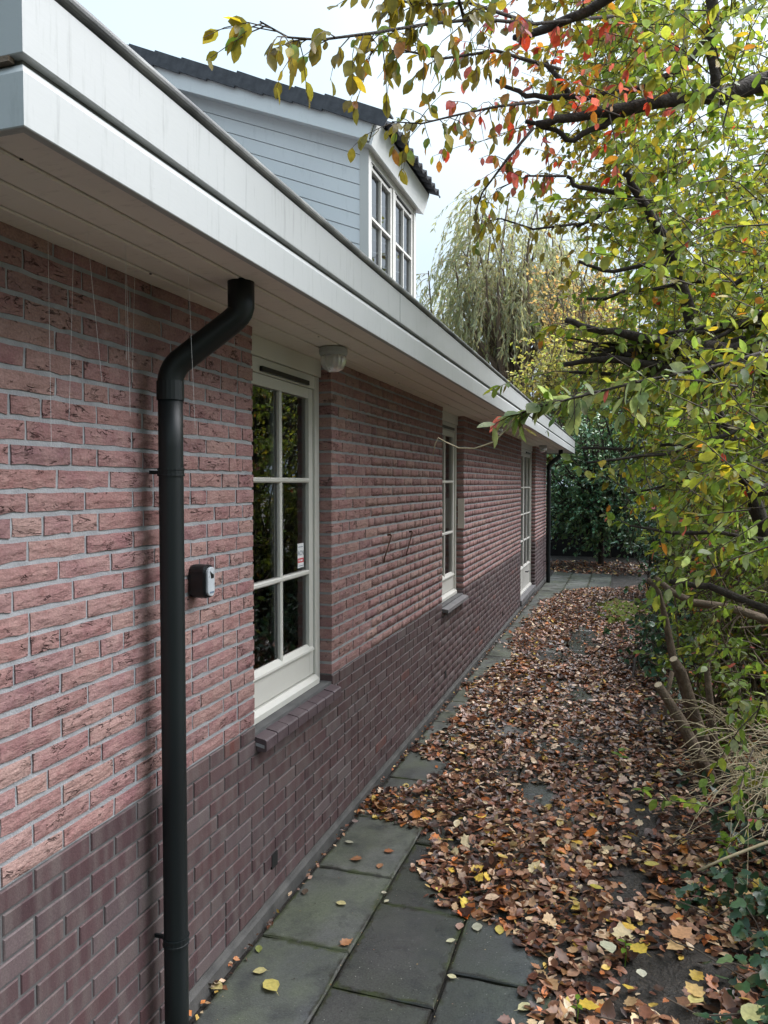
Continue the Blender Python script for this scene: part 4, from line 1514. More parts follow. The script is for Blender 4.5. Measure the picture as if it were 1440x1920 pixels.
def xedge(z):
    return np.interp(z, [.3, .8, 1.3, 1.8, 2.3, 2.7, 3.2, 3.7, 4.2, 4.8, 5.6], [2.02, 1.98, 1.80, 1.66, 1.52, 1.42, 1.36, 1.22, 1.05, .95, 1.3])


cnt = 0
while cnt < 1250:
    z = RN.uniform(.45, 5.5)
    y = RN.uniform(2.5, 6.4)
    x = xedge(z) + abs(RN.normal(0, .55)) + (.15 if y < 3.0 else 0)
    if x > 3.3: continue
    q = math.sin(x * 5.1 + 1.3 * z) + math.sin(y * 4.3 - 2.1 * z + .5) + math.sin(z * 5.7 + x * 2.0)
    if q < -.35: continue
    p = np.array((x, y, z))
    if z < 1.7 and RN.random() < .62: continue
    if 2.25 < z < 3.05 and RN.random() < .65: continue
    if y < 3.9 and z > 2.2 and RN.random() < .55: continue
    d = p - CAM
    if d @ FWD < 2.15: continue
    twig(tw, lv, p, RN.normal(0, .8, 3) + np.array((-.5, -.15, .25)), RN.uniform(.25, .6), P_SPIN, .052, r0=.003, hang=.6, pal_fn=spin_pal, gap=.5)
    cnt += 1
for k in range(420):
    z = RN.uniform(2.9, 5.6)
    p = np.array((xedge(z) + .25 + abs(RN.normal(0, .6)), RN.uniform(4.6, 6.6), z))
    if p[0] > 3.3: continue
    twig(tw, lv, p, RN.normal(0, .8, 3) + np.array((-.4, -.1, .2)), RN.uniform(.25, .6), P_SPIN, .052, r0=.003, hang=.6, pal_fn=spin_pal, gap=.5)
off = -Vector(spb)
wb = wood.build('shoots', M['bark'], spin, True)
wb['kind'] = 'stuff'
wb.location = off
t_ = tw.build('twigs', M['twig_dark'], spin)
t_.location = off
t_['kind'] = 'stuff'
lv.build('crown', 'ovate', M['leaf'], spin, singles=300)

# dry tendril hanging from the shoot
tn = [at(968, 782, 2.66), at(950, 805, 2.64), at(925, 829, 2.62), at(890, 841, 2.6), at(860, 840, 2.6), at(836, 829, 2.6), at(822, 821, 2.6), at(816, 832, 2.6), at(812, 853, 2.6)]
o = MB().tube(tn, [.0030, .0030, .0028, .0026, .0024, .0022, .0022, .0018, .0012], 6).build('dry_tendril', M['twig'], None, True)
tag(o, 'pale dry curling tendril hanging in front of the second window', 'tendril')

# ------------------------------------------------------------------ old cut-back stump beside the path
sb = on_ground(1318, 1470, -.03)
sp2 = empty('cut_back_shrub', tuple(sb))
tag(sp2, 'old leaning brown shrub trunk with pale sawn branch ends beside the path', 'shrub trunk')
w2 = MB()
w2.tube([sb + (0.04, 0, -.1), at(1320, 1400, 5.15), at(1290, 1310, 5.2), at(1262, 1230, 5.25), at(1248, 1160, 5.25), at(1235, 1110, 5.2), at(1215, 1085, 5.2)], [.060, .048, .037, .027, .020, .017, .015], 10, rough=.12)
w2.tube([at(1320, 1420, 5.2), at(1300, 1330, 5.15), at(1278, 1260, 5.1), at(1263, 1236, 5.05)], [.040, .034, .030, .026], 10, rough=.1)
w2.tube([at(1335, 1470, 5.0), at(1275, 1350, 4.95), at(1250, 1310, 4.95), at(1234, 1284, 4.9)], [.044, .034, .029, .026], 10, rough=.1)
w2.tube([at(1228, 1082, 5.2), at(1260, 1110, 5.15), at(1300, 1130, 5.1), at(1370, 1140, 5.0), at(1450, 1165, 5.0)], [.016, .020, .022, .024, .025], 8, rough=.15)
w2.tube([at(1350, 1480, 5.1), at(1335, 1350, 5.1), at(1325, 1250, 5.2), at(1345, 1200, 5.2)], [.03, .024, .02, .012], 8, rough=.1)
w2.tube([at(1260, 1260, 5.2), at(1250, 1310, 5.1), at(1246, 1340, 5.05)], [.016, .012, .008], 7)
o = w2.build('trunk', M['bark_brown'], sp2, True)
o.location = -Vector(sb)
for (a, b, r) in ((at(1263, 1236, 5.05), at(1278, 1260, 5.1), .0245), (at(1234, 1284, 4.9), at(1250, 1310, 4.95), .0245)):
    d = nrm(a - b)
    o = MB().tube([a - d * .01, a + d * .004], [r, r * .96], 12).build('sawn_end', M['cut'], sp2)
    o.location = -Vector(sb)
# a litter of thin bare sticks caught in the bottom of the shrubs
stk = MB()
for k in range(120):
    p = np.array((RN.uniform(1.95, 2.7), RN.uniform(4.6, 7.5), RN.uniform(.05, 1.3)))
    d = nrm(RN.normal(0, 1, 3) * (1, .6, .45))
    L_ = RN.uniform(.3, .9)
    stk.tube(curve(p - d * L_ / 2, p + d * L_ / 2, 5, .05), list(np.linspace(.007, .002, 5)), 5, cap=False)
o = stk.build('twigs', M['bark_brown'], sp2)
o.location = -Vector(sb)
o['kind'] = 'stuff'

# ------------------------------------------------------------------ hedge plants along the right of the path
bush('leafy_shrub', 'loose green shrub right behind the old leaning trunk', 'shrub', (2.55, 6.3, -.02), [((2.40, 6.2, 1.35), (.55, .9, 1.0)), ((2.5, 6.4, 2.6), (.8, 1.0, .9))], 80, 12, .050, P_LOW, M['bark_brown'], group='hedge shrubs', singles=60, r0=.016, dens=.8)
bush('leafy_shrub', 'tall yellow-green shrub in the middle of the hedge', 'shrub', (2.7, 8.8, -.02), [((2.45, 8.7, 1.6), (.7, 1.1, 1.1)), ((2.6, 8.9, 3.2), (1.0, 1.3, 1.4))], 75, 12, .06, P_MID, M['bark'], group='hedge shrubs', r0=.02, dens=.85)
bush('leafy_shrub', 'mixed green shrub near the far end of the hedge', 'shrub', (2.9, 11.8, -.02), [((2.65, 11.7, 1.7), (.75, 1.3, 1.2)), ((2.7, 12.0, 3.6), (1.1, 1.5, 1.6))], 75, 12, .07, P_MID, M['bark'], group='hedge shrubs', r0=.022, dens=.8)
bush('evergreen_shrub', 'low dark blue-green evergreen shrub at the path edge', 'shrub', (1.93, 8.0, -.03), [((1.93, 8.0, .42), (.32, .8, .45)), ((2.0, 8.9, .7), (.35, .7, .65)), ((1.95, 7.0, .3), (.25, .4, .3))], 60, 8, .07, P_EVER, M['bark'], M['ever'], group='evergreen shrubs', tl=(.12, .3), r0=.010, spread=.35, singles=60)
bush('evergreen_shrub', 'dark evergreen shrub arching behind the mossy corner', 'shrub', (2.3, 13.2, -.03), [((2.0, 13.0, 1.2), (.55, 1.0, 1.2)), ((2.1, 13.6, 2.4), (.8, 1.2, 1.0))], 60, 9, .075, P_EVER, M['bark'], M['ever'], group='evergreen shrubs', tl=(.2, .45), r0=.016)
bush('evergreen_tree', 'dark glossy evergreen tree closing the far end of the path', 'tree', (.95, 18.4, -.05), [((.7, 17.6, 2.5), (1.3, 1.0, 1.0)), ((1.5, 17.8, 3.0), (1.3, 1.2, 1.3)), ((.2, 17.6, 1.75), (.9, .8, .75)), ((1.9, 17.3, 1.5), (1.0, .9, 1.0)), ((1.0, 17.4, 1.5), (1.1, .7, .6)), ((.6, 18.6, .9), (1.6, .4, .8))], 170, 12, .10, [(5, (.085, .20, .105)), (3, (.14, .27, .13)), (2.4, (.23, .38, .16)), (.8, (.34, .43, .16))], M['bark'], M['ever'], r0=.035, trunk_h=1.0, tl=(.25, .6), kind='simple')
bush('feathery_shrub', 'feathery green shrub rising above the dark evergreen', 'shrub', (1.1, 20.3, -.05), [((.8, 20.0, 3.9), (1.7, 1.2, 1.3)), ((2.3, 20.2, 4.2), (1.3, 1.2, 1.5))], 80, 10, .10, [(4, (.06, .12, .04)), (3, (.09, .15, .05)), (2, (.15, .20, .06))], M['bark'], kind='simple', r0=.03, trunk_h=1.6, tl=(.3, .7))
# the hedge goes on unseen beside and behind the viewer, shading the wall top
for q, (cx_, cy_, lab) in enumerate(((3.1, .6, 'tall hedge shrub standing beside the viewer, mirrored in the window'), (3.3, -2.2, 'tall hedge shrub standing behind the viewer'))):
    bush('unseen_hedge_shrub', lab, 'shrub', (cx_, cy_, -.05), [((cx_, cy_, 1.6), (.7, 1.5, 1.5)), ((cx_ + .2, cy_, 3.2), (.9, 1.6, 1.2))], 60, 8, .14, P_MID, M['bark'], kind='simple', r0=.03, tl=(.3, .8), group='hedge shrubs')
bush('unseen_hedge_shrub', 'wide unseen hedge shrub added behind the viewer to block low skylight', 'shrub', (.6, -6.5, -.05), [((-.6, -6.5, 1.6), (1.8, .8, 1.5)), ((2.0, -6.3, 1.8), (1.8, .8, 1.7)), ((.6, -6.6, 3.2), (2.6, .9, 1.2))], 90, 8, .22, P_MID, M['bark'], kind='simple', r0=.03, tl=(.4, 1.0), group='hedge shrubs', spread=.8)  # unseen shrub added to keep low skylight off the wall under the eaves
# trees behind the hedge
bush('garden_tree', 'yellow-green leafy tree leaning over the middle of the hedge', 'tree', (3.9, 7.6, -.05), [((3.1, 7.2, 4.3), (1.4, 1.7, 1.4)), ((3.7, 7.8, 5.6), (1.7, 1.9, 1.3)), ((2.6, 6.9, 3.5), (.9, 1.2, .8))], 60, 10, .085, [(5, YG), (3, (.24, .24, .04)), (3, GR), (1, YE), (.4, OR)], M['bark'], r0=.04, trunk_h=2.2, tl=(.3, .75), group='trees behind the hedge', kind='simple')
bush('garden_tree', 'dense green tree behind the far half of the hedge', 'tree', (5.0, 12.0, -.05), [((4.0, 11.5, 4.6), (1.9, 2.2, 2.0)), ((4.8, 12.0, 6.6), (2.2, 2.4, 1.8)), ((3.3, 12.5, 3.4), (1.0, 1.5, 1.2))], 66, 10, .11, P_MID, M['bark'], r0=.05, trunk_h=2.4, tl=(.35, .9), group='trees behind the hedge', kind='simple')
bush('garden_tree', 'olive green tree standing farthest behind the hedge', 'tree', (4.4, 17.5, -.05), [((3.4, 17.0, 5.0), (2.0, 2.2, 2.4)), ((4.0, 17.4, 7.6), (2.2, 2.2, 2.0)), ((2.6, 18.0, 3.6), (1.3, 1.5, 1.2))], 85, 11, .14, [(4, (.13, .16, .04)), (3, YG), (2, (.20, .20, .07)), (1, (.26, .17, .06))], M['bark'], r0=.055, trunk_h=2.6, tl=(.4, 1.0), group='trees behind the hedge', kind='simple')
bush('yellow_tree', 'pale yellow-green tree behind the far gutter corner', 'tree', (-.6, 23.0, -.05), [((-.4, 22.5, 4.6), (2.3, 1.6, 1.7)), ((.4, 23.0, 6.3), (1.6, 1.5, 1.4)), ((1.7, 22.5, 5.0), (1.3, 1.3, 1.6)), ((-1.6, 22.8, 3.6), (1.6, 1.3, 1.2))], 190, 14, .125, P_YEL, M['bark_brown'], r0=.04, trunk_h=2.2, tl=(.35, .8), kind='simple')
bush('autumn_tree', 'orange-brown autumn tree between the willow and the hedge', 'tree', (.4, 28.0, -.05), [((.2, 27.6, 8.2), (1.9, 1.6, 2.0)), ((1.0, 27.6, 6.3), (1.5, 1.4, 1.6))], 120, 12, .15, P_ORA, M['bark_brown'], r0=.06, trunk_h=4.5, tl=(.4, .9), kind='simple')
bush('tall_tree', 'tall green tree filling the back of the garden at right', 'tree', (8.5, 20.0, -.05), [((7.0, 18.0, 6.0), (3.0, 3.0, 3.6)), ((8.0, 21.0, 8.5), (3.2, 3.0, 3.0)), ((5.5, 22.5, 7.5), (2.4, 2.4, 3.0))], 95, 11, .19, P_MID, M['bark'], r0=.08, trunk_h=3.0, tl=(.6, 1.3), kind='simple')

# weeping willow far behind the house
wb0 = np.array((-3.6, 33.0, -.05))
wil = empty('willow_tree', tuple(wb0))
tag(wil, 'tall weeping willow with thin grey-green hanging branches beyond the house', 'tree')
wd, st_, lv = MB(), MB(), Leaves()
wd.tube(curve(wb0, wb0 + (.3, 0, 6.0), 7, .02), list(np.linspace(.34, .22, 7)), 10, rough=.08)
for k in range(64):
    a, e = RN.uniform(0, 2 * math.pi), RN.uniform(.25, 1.35)
    rr = RN.uniform(1.8, 4.6)
    tgt = wb0 + (math.cos(a) * math.cos(e) * rr * 1.0, math.sin(a) * math.cos(e) * rr * .8, 8.2 + math.sin(e) * rr * 1.45)
    pts = curve(wb0 + (.3, 0, RN.uniform(4.2, 6.2)), tgt, 8, .08)
    wd.tube(pts, list(np.linspace(.12, .025, 8)), 6, cap=False)
    for j in range(25):
        u = RN.uniform(.62, 1)
        i = min(int(u * 7), 6)
        p = pts[i] + (pts[i + 1] - pts[i]) * (u * 7 - i)
        out = nrm(np.array((math.cos(a), math.sin(a), 0)) + RN.normal(0, .7, 3) * (1, 1, .4) + (0, 0, .5))
        L_ = RN.uniform(.9, 3.4)
        sp_ = []
        q, d = p.copy(), out.copy()
        for s_ in range(11):
            sp_.append(q.copy())
            d = nrm(d + np.array((0, 0, -.34)) + RN.normal(0, .09, 3))
            q = q + d * L_ / 11
        st_.tube(sp_, list(np.linspace(.010, .003, 11)), 3, cap=False)
        A = np.array(sp_)
        m_ = int(L_ * 10)
        u = RN.uniform(.1, 1, m_) * 10
        i2 = np.minimum(u.astype(int), 9)
        Pp = A[i2] + (A[i2 + 1] - A[i2]) * (u - i2)[:, None]
        T = nrm(A[i2 + 1] - A[i2])
        lv.add(Pp, T + RN.normal(0, .35, (m_, 3)) + (0, 0, -.4), RN.normal(0, 1, (m_, 3)), RN.uniform(.16, .34, m_), pick(P_WIL, m_), RN.uniform(1.0, 1.9, m_))
o = wd.build('trunk', M['bark_brown'], wil, True)
o.location = -Vector(wb0)
o = st_.build('twigs', M['twig'], wil)
o['kind'] = 'stuff'
o.location = -Vector(wb0)
lv.build('crown', 'narrow', M['leaf'], wil)

# fence closing the garden at the far end
fen = empty('board_fence', (1.0, 20.6, -.08))
tag(fen, 'dark brown board fence in the shade behind the far evergreen', 'fence')
for k in range(40):
    o = MB().box(-.0748, .0748, -.012, .012, 0, 1.85 + R.uniform(-.01, .01)).build('plank', M['fence'], fen)
    o.location = (-2.6 + k * .15, R.uniform(-.006, .006), 0)
for z in (.35, 1.5):
    MB().box(-2.7, 3.4, .0135, .05, z, z + .07).build('rail', M['fence'], fen)

# ------------------------------------------------------------------ ivy
for nm_lab, reg, n, sg in (('low mat of dark ivy in the bottom right corner', (1.88, 2.5, 2.5, 4.1), 620, 190), ('dark ivy trailing at the foot of the dry stalks', (1.98, 2.6, 4.05, 5.3), 300, 90)):
    x0, x1, y0, y1 = reg
    r = empty('ivy_patch', (x0, y0, -.03))
    tag(r, nm_lab, 'ivy', 'ivy beside the path')
    lv, vs = Leaves(), MB()
    for k in range(26):
        p = np.array((RN.uniform(x0, x1), RN.uniform(y0, y1), 0))
        d = nrm(np.array((RN.normal(-.4, 1), RN.normal(0, 1), 0)))
        pts = []
        for s_ in range(7):
            pts.append(p + d * s_ * .09 + RN.normal(0, .01, 3) + (0, 0, float(ground_z(p[0], p[1])) + .03 + .05 * RN.random()))
        vs.tube(pts, .003, 5, cap=False)
    c0 = RN.uniform((x0, y0), (x1, y1), (16, 2))
    xy = c0[RN.choice(16, n)] + RN.normal(0, .09, (n, 2))
    z = ground_z(xy[:, 0], xy[:, 1]) + .03 + .16 * RN.random(n) ** 1.6 + np.clip((xy[:, 0] - x0) * .25, 0, .3)
    Pp = np.stack([xy[:, 0], xy[:, 1], z], -1)
    a = RN.uniform(0, 6.28, n)
    Dd = np.stack([np.cos(a) - .35, np.sin(a) - .2, -.45 + RN.normal(0, .2, n)], -1)
    lv.add(Pp, Dd, np.array((-.25, -.35, 1.0)) + RN.normal(0, .5, (n, 3)), RN.uniform(.035, .070, n), pick(P_IVY, n), 1.0, RN.uniform(-.15, .05, n))
    o = vs.build('vine', M['twig_dark'], r)
    o['kind'] = 'stuff'
    o.location = (-x0, -y0, .03)
    lv.build('leaf_mat', 'ivy', M['ever'], r, singles=sg)

# small green seedlings
for k, (px, py, lab, n, L_) in enumerate(((1160, 1412, 'bright green seedling standing alone on the leaf litter', 4, .075), (1205, 1480, 'single bright green leaf sprig on the litter nearer the ivy', 3, .075), (1172, 1778, 'tiny green sprout in the litter in the foreground', 4, .035),
                                         (1082, 1878, 'tiny green sprout beside the slabs in the foreground', 3, .03), (1360, 1610, 'pale green leafy sprig growing through the ivy', 9, .06), (1400, 1540, 'upright green sprig below the dry stalks', 9, .06), (1350, 1420, 'green sprig half hidden under the dry stalks', 10, .075))):
    g = on_ground(px, py + 8, 0.0)
    g[2] = float(ground_z(g[0], g[1])) + .01
    r = empty('seedling', tuple(g))
    tag(r, lab, 'seedling', 'seedlings beside the path')
    h = .05 + .012 * n
    o = MB().tube([(0, 0, 0), (.004, .003, h * .5), (0, .006, h)], .0022, 5).build('stem', M['leaf'], r)
    ca = o.data.attributes.new('Col', 'FLOAT_COLOR', 'POINT')
    ca.data.foreach_set('color', np.tile((.14, .24, .03, 1), (len(o.data.vertices), 1)).astype(np.float32).ravel())
    lv = Leaves()
    for i in range(n):
        a = i * 2.4 + k
        z = h * (.45 + .55 * (i + 1) / n)
        lv.add([g + (0, 0, z)], [(math.cos(a), math.sin(a), .15)], [(0, 0, 1)], L_ * R.uniform(.8, 1.1), [(.17, .30, .03)], 1.1, -.15)
    lv.build('foliage', 'ovate', M['leaf'], r, singles=n - 1, stuff=False)

# ------------------------------------------------------------------ dry stalks arching out of the shrub
dsb = np.array((2.35, 4.45, -.02))
ds = empty('dry_stalk_clump', tuple(dsb))
tag(ds, 'clump of straw coloured dry stalks arching over the ivy at right', 'dry stalks')
for k in range(105):
    p0 = np.array((RN.uniform(2.1, 2.75), RN.uniform(4.1, 5.0), RN.uniform(.0, .12)))
    tip = np.array((RN.uniform(1.72, 2.15), RN.uniform(3.5, 5.0), RN.uniform(.08, .62)))
    if RN.random() < .3: tip = p0 + (RN.uniform(-.7, .3), RN.uniform(-.8, .2), RN.uniform(.1, .5))
    hmid = max(p0[2], tip[2]) + RN.uniform(.02, .30)
    mid = (p0 + tip) / 2
    mid[2] = hmid
    pts = [p0 * (1 - u) ** 2 + 2 * mid * u * (1 - u) + tip * u * u for u in np.linspace(0, 1, 9)]
    r_ = RN.uniform(.002, .0042)
    o = MB().tube(pts, list(np.linspace(r_, r_ * .5, 9)), 4, cap=False).build('stalk', M['twig'], ds)
    o.location = -Vector(dsb)
for (a, b, r_, lab) in (((1440, 1575, 3.3), (1308, 1632, 3.2), .006, 'pale bare stick poking out over the ivy'), ((1440, 1470, 3.8), (1300, 1530, 3.7), .004, 'thin straw stick slanting down across the ivy')):
    A_, B_ = at(*a), at(*b)
    o = MB().tube(curve(A_ + (A_ - B_) * .8, B_, 6, .015), [r_ * 1.3, r_ * 1.2, r_ * 1.1, r_, r_, r_ * .8], 7).build('bare_stick', M['twig'], None, True)
    tag(o, lab, 'stick', 'bare sticks beside the path')

# ------------------------------------------------------------------ moss and leaf litter
mv, mf = [], []
for i in range(49):
    for j in range(33):
        u, w_ = i / 48 * 2 - 1, j / 32 * 2 - 1
        th = math.atan2(w_, u)
        r = math.hypot(u, w_) * (1.10 + .07 * math.sin(3 * th + 1) + .10 * math.sin(7 * th) + .10 * math.sin(13 * th + 2))
        mv.append((1.44 + .42 * w_, 11.9 + 1.15 * u, -.09 + .078 * max(0, 1 - r ** 4) ** .5 + R.uniform(0, .012)))
for i in range(48):
    for j in range(32):
        a = i * 33 + j
        mf.append((a, a + 1, a + 34, a + 33))
o = mesh_obj('moss_patch', mv, mf, M['moss'], smooth=True)
tag(o, 'bright green moss cushion at the far right edge of the path', 'moss', kind='stuff')

LB = np.array([(1.20, 1.2), (1.163, 2.6), (1.177, 2.715), (1.129, 2.957), (.994, 3.14), (.764, 3.237), (.581, 3.468), (.433, 3.923), (.02, 4.033), (.02, 4.354), (.272, 4.525), (.339, 4.827), (.07, 5.107), (.125, 5.555), (.199, 6.312),
               (.09, 6.804), (.139, 7.403), (.33, 8.115), (.16, 9.07), (.16, 10.37), (.22, 12.1), (.476, 13.78), (1.2, 14.35), (1.9, 14.6)])


def left_edge(y):
    return np.interp(y, LB[:, 1], LB[:, 0])


BARE = [(1.0, 9.4, .20, 1.0), (.72, 8.4, .17, .33), (1.1, 6.86, .13, .28), (.86, 7.25, .12, .17), (1.0, 4.63, .12, .20), (.63, 5.72, .12, .16), (1.62, 2.95, .27, .24), (1.75, 3.12, .15, .15),
        (1.57, 4.4, .08, .42), (1.45, 11.9, .44, 1.15), (1.5, 3.7, .10, .18), (1.9, 2.6, .3, .2), (.75, 4.9, .1, .07), (1.15, 5.6, .1, .14)]


def litter(n, ylim, size, pal, kindw, xr=(0, 2.75)):
    out = []
    while len(out) < n:
        m = n * 2
        y = RN.uniform(*ylim, m)
        x = RN.uniform(*xr, m)
        e = left_edge(y) + RN.normal(0, .035, m) + .03 * np.sin(y * 7) + .02 * np.sin(y * 17)
        ok = x > e
        ok &= ~((x > 2.0) & (RN.random(m) < np.clip((x - 2.0) * 1.3, 0, .75)))
        for (cx_, cy_, rx, ry) in BARE:
            q = np.hypot((x - cx_) / rx, (y - cy_) / ry) + .25 * np.sin(x * 21 + y * 9)
            ok &= RN.random(m) < np.clip((q - .62) * 2.0 + .05, .16 if cy_ > 11 else .09, 1)
        thin = np.sin(x * 6.3 + 1.7 * np.sin(y * 1.9)) + np.sin(y * 4.1 + x * 2.2)
        ok &= RN.random(m) < np.clip(1.05 + thin * .22, .35, 1)
        out += list(np.stack([x, y], -1)[ok])
    return np.array(out[:n])


lit_o = empty('leaf_litter', (0, 0, 0))
tag(lit_o, 'thick drift of brown and yellow fallen leaves covering the path', 'fallen leaves', kind='stuff')
for (kind, n, yl, sz, pal) in (('ovate', 19500, (.9, 8.0), (.032, .066), P_DEAD), ('lobed', 3000, (2.0, 8.0), (.036, .068), P_DEAD), ('simple', 19000, (7.5, 15.2), (.040, .074), [(w_ * (.55 if c_[0] > .5 else 1), c_) for (w_, c_) in P_DEAD]), ('lobed', 1300, (2.2, 4.2), (.045, .080), P_DEADN)):
    lv = Leaves()
    xy = litter(n, yl, sz, pal, None)
    gz = np.maximum(ground_z(xy[:, 0], xy[:, 1]), np.where(xy[:, 0] < 1.255, -.048, -1))
    gz = np.where(np.hypot((xy[:, 0] - 1.44) / .40, (xy[:, 1] - 11.9) / 1.08) < 1, np.maximum(gz, -.012), gz)
    edge = np.clip((xy[:, 0] - left_edge(xy[:, 1])) / .25, .1, 1)
    pile = RN.random(n) ** 1.3 * .042 * edge * (.7 + .3 * np.sin(xy[:, 0] * 5) * np.sin(xy[:, 1] * 3.1))
    P = np.stack([xy[:, 0], xy[:, 1], gz + .004 + pile], -1)
    a = RN.uniform(0, 2 * math.pi, n)
    D = np.stack([np.cos(a), np.sin(a), RN.normal(0, .22, n)], -1)
    tilt = RN.normal(0, .34, (n, 3))
    Nn = np.array((0, 0, 1.0)) + tilt
    c = pick(pal, n, .25)
    low = (pile < .012) & (RN.random(n) < .5)
    s = sz[0] * .6 + (sz[1] * 1.2 - sz[0] * .6) * RN.beta(1.6, 2.6, n)
    lv.add(P - D * s[:, None] * .5, D, Nn, s, c, RN.uniform(.6, 1.45, n), RN.normal(0, .25, n))
    o = lv.build('drift', kind, M['dead'], lit_o)
# bits along the foot of the wall
lv = Leaves()
n = 420
y = RN.uniform(2.2, 13.5, n)
x = .018 + np.abs(RN.normal(0, .014, n))
a = RN.uniform(0, 6.28, n)
D = np.stack([np.cos(a), np.sin(a), RN.normal(0, .3, n)], -1)
lv.add(np.stack([x, y, np.full(n, -.045) + RN.random(n) * .012], -1), D, np.array((0.2, 0, 1.0)) + RN.normal(0, .5, (n, 3)), RN.uniform(.015, .042, n), pick(P_DEAD, n, .25))
lv.build('drift', 'simple', M['dead'], lit_o)
# crumbs and scattered leaves on the bare slabs beyond
lv = Leaves()
n = 1500
y = RN.uniform(2.2, 16.5, n)
x = RN.uniform(.05, 1.25, n)
D = np.stack([RN.normal(0, 1, n), RN.normal(0, 1, n), RN.normal(0, .1, n)], -1)
small = RN.random(n) < .92
x = np.where(RN.random(n) < .4, np.choose(RN.integers(0, 2, n), (.433, .835)) + RN.normal(0, .006, n), x)
lv.add(np.stack([x, y, np.full(n, -.045)], -1), D, np.array((0, 0, 1.0)) + RN.normal(0, .2, (n, 3)), np.where(small | (y < 4.3), RN.uniform(.003, .010, n), RN.uniform(.03, .06, n)), pick([(4, (.03, .02, .015)), (2, (.30, .22, .12)), (2, (.16, .08, .04))], n))
lv.build('crumbs', 'simple', M['dead'], lit_o)
# shaded litter beyond the slabs
lv = Leaves()
n = 2600
x, y = RN.uniform(-.3, 3.2, n), RN.uniform(16.3, 19.0, n)
D = np.stack([RN.normal(0, 1, n), RN.normal(0, 1, n), RN.normal(0, .2, n)], -1)
lv.add(np.stack([x, y, ground_z(x, y) + .01 + .04 * RN.random(n)], -1), D, np.array((0, 0, 1.0)) + RN.normal(0, .4, (n, 3)), RN.uniform(.05, .09, n), pick(P_DEAD, n))
lv.build('drift', 'simple', M['dead'], lit_o)

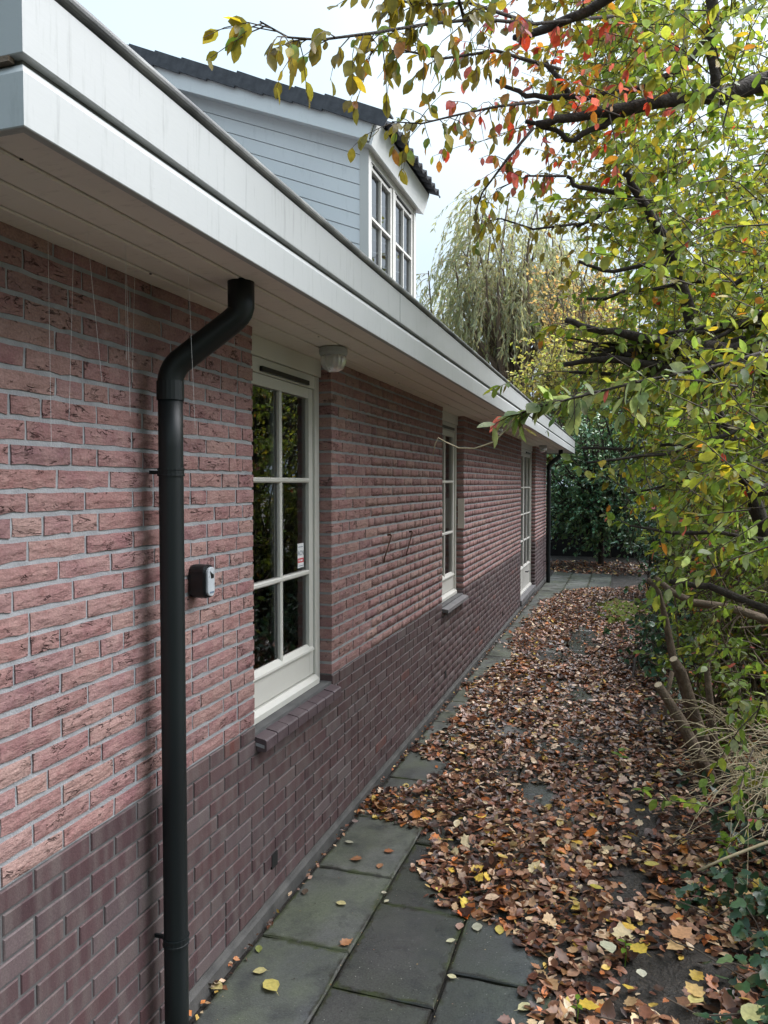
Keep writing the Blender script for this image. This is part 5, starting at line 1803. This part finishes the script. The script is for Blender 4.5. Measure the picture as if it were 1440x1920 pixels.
# single fallen leaves on the bare slabs
SF = [(640, 1695, 'ovate', .055, (.52, .45, .22), 'pale yellow leaf lying alone in the middle of a slab'),
      (667, 1612, 'lobed', .065, (.30, .14, .07), 'brown lobed leaf near the slab joint by the wall'),
      (712, 1625, 'lobed', .048, (.38, .19, .10), 'small tan lobed leaf beside the slab joint'),
      (730, 1597, 'lobed', .055, (.33, .13, .06), 'reddish-brown lobed leaf at the edge of the leaf drift'),
      (508, 1850, 'ovate', .095, (.52, .44, .13), 'large yellow leaf with long stalk on the nearest slab'),
      (487, 1822, 'ovate', .055, (.46, .40, .18), 'curled yellow leaf touching the large yellow leaf'),
      (650, 1768, 'lobed', .060, (.36, .17, .08), 'tan lobed leaf lying across the long slab joint'),
      (725, 1690, 'ovate', .032, (.50, .46, .32), 'tiny whitish leaf on the joint between two slabs'),
      (720, 1674, 'ovate', .028, (.52, .48, .36), 'tiniest pale leaf upright in the slab joint'),
      (845, 1765, 'ovate', .042, (.55, .52, .34), 'small cream leaf on the second row of slabs'),
      (847, 1832, 'ovate', .040, (.55, .50, .30), 'cream leaf on the joint of the dark slabs'),
      (405, 1850, 'ovate', .070, (.50, .41, .18), 'yellow leaf lying against the foot of the wall'),
      (655, 1580, 'ovate', .050, (.42, .40, .30), 'grey-white leaf on the slab below the window'),
      (572, 1673, 'ovate', .050, (.10, .07, .05), 'dark withered leaf on the slab near the wall'),
      (485, 1780, 'ovate', .045, (.20, .22, .06), 'dull green leaf near the wall on the first slabs'),
      (862, 1738, 'ovate', .055, (.42, .26, .20), 'pinkish brown leaf just off the leaf drift'),
      (870, 1716, 'lobed', .075, (.62, .13, .02), 'bright orange leaf at the corner of the leaf drift'),
      (895, 1740, 'ovate', .070, (.45, .43, .32), 'long pale rolled leaf at the rim of the leaf drift'),
      (936, 1745, 'ovate', .060, (.50, .38, .07), 'yellow leaf hanging over the dark slab edge'),
      (985, 1890, 'ovate', .065, (.50, .45, .24), 'cream leaf at the near end of the leaf drift'),
      (1140, 1778, 'ovate', .100, (.50, .49, .34), 'broad pale green-white leaf on top of the litter'),
      (1195, 1780, 'lobed', .085, (.55, .38, .04), 'bright yellow lobed leaf on top of the litter'),
      (1280, 1752, 'lobed', .115, (.50, .26, .13), 'largest tan maple leaf lying on the litter'),
      (1265, 1778, 'lobed', .085, (.52, .33, .15), 'tan maple leaf below the largest one'),
      (1300, 1858, 'lobed', .085, (.55, .36, .14), 'golden lobed leaf on the dark soil'),
      (1305, 1876, 'ovate', .080, (.50, .42, .16), 'long yellow leaf on the dark soil'),
      (1203, 1827, 'ovate', .060, (.55, .52, .40), 'narrow cream leaf on the dark soil'),
      (1410, 1905, 'ovate', .115, (.42, .40, .17), 'big yellow-green leaf in the bottom right corner'),
      (1105, 1888, 'lobed', .080, (.55, .36, .04), 'yellow lobed leaf close to the near slabs'),
      (970, 1522, 'ovate', .060, (.60, .17, .03), 'orange leaf glowing in the middle of the litter'),
      (1222, 1622, 'ovate', .075, (.48, .38, .07), 'yellow leaf on the litter near the ivy'),
      (1118, 1665, 'ovate', .065, (.50, .40, .06), 'pair-tipped yellow leaf in the middle of the near litter')]
for i, (px, py, kind, s, c, lab) in enumerate(SF):
    g = on_ground(px, py, -.046)
    on_lit = g[0] > left_edge(g[1]) + .02
    g = on_ground(px, py, float(ground_z(g[0], g[1])) + .05) if on_lit else g
    T, Fc = TM[kind]
    vv = T.copy()
    vv[:, 0] -= .5
    vv[:, 2] += .04 + R.uniform(.05, .22) * (T[:, 0] - .5) ** 2 + .25 * R.uniform(0, 1) * T[:, 1] ** 2
    vv[:, 1] *= 1.25 if kind == 'ovate' else 1.0
    n0 = len(vv)
    vv = np.concatenate([vv * s, np.array([(-.5, -.012, .03), (-.5, .012, .03), (-.82, .05, .02)]) * s])
    Fc2 = np.concatenate([Fc, [(n0, n0 + 1, n0 + 2)]])
    me = np_mesh('fallen_leaf', vv, Fc2, M['dead'], col=np.tile(np.array(c) * .92, (len(vv), 1)))
    o = link(bpy.data.objects.new('fallen_leaf', me))
    o.location = g
    o.rotation_euler = (R.uniform(-.12, .12), R.uniform(-.12, .12), R.uniform(0, 6.28))
    tag(o, lab, 'leaf', 'single fallen leaves')
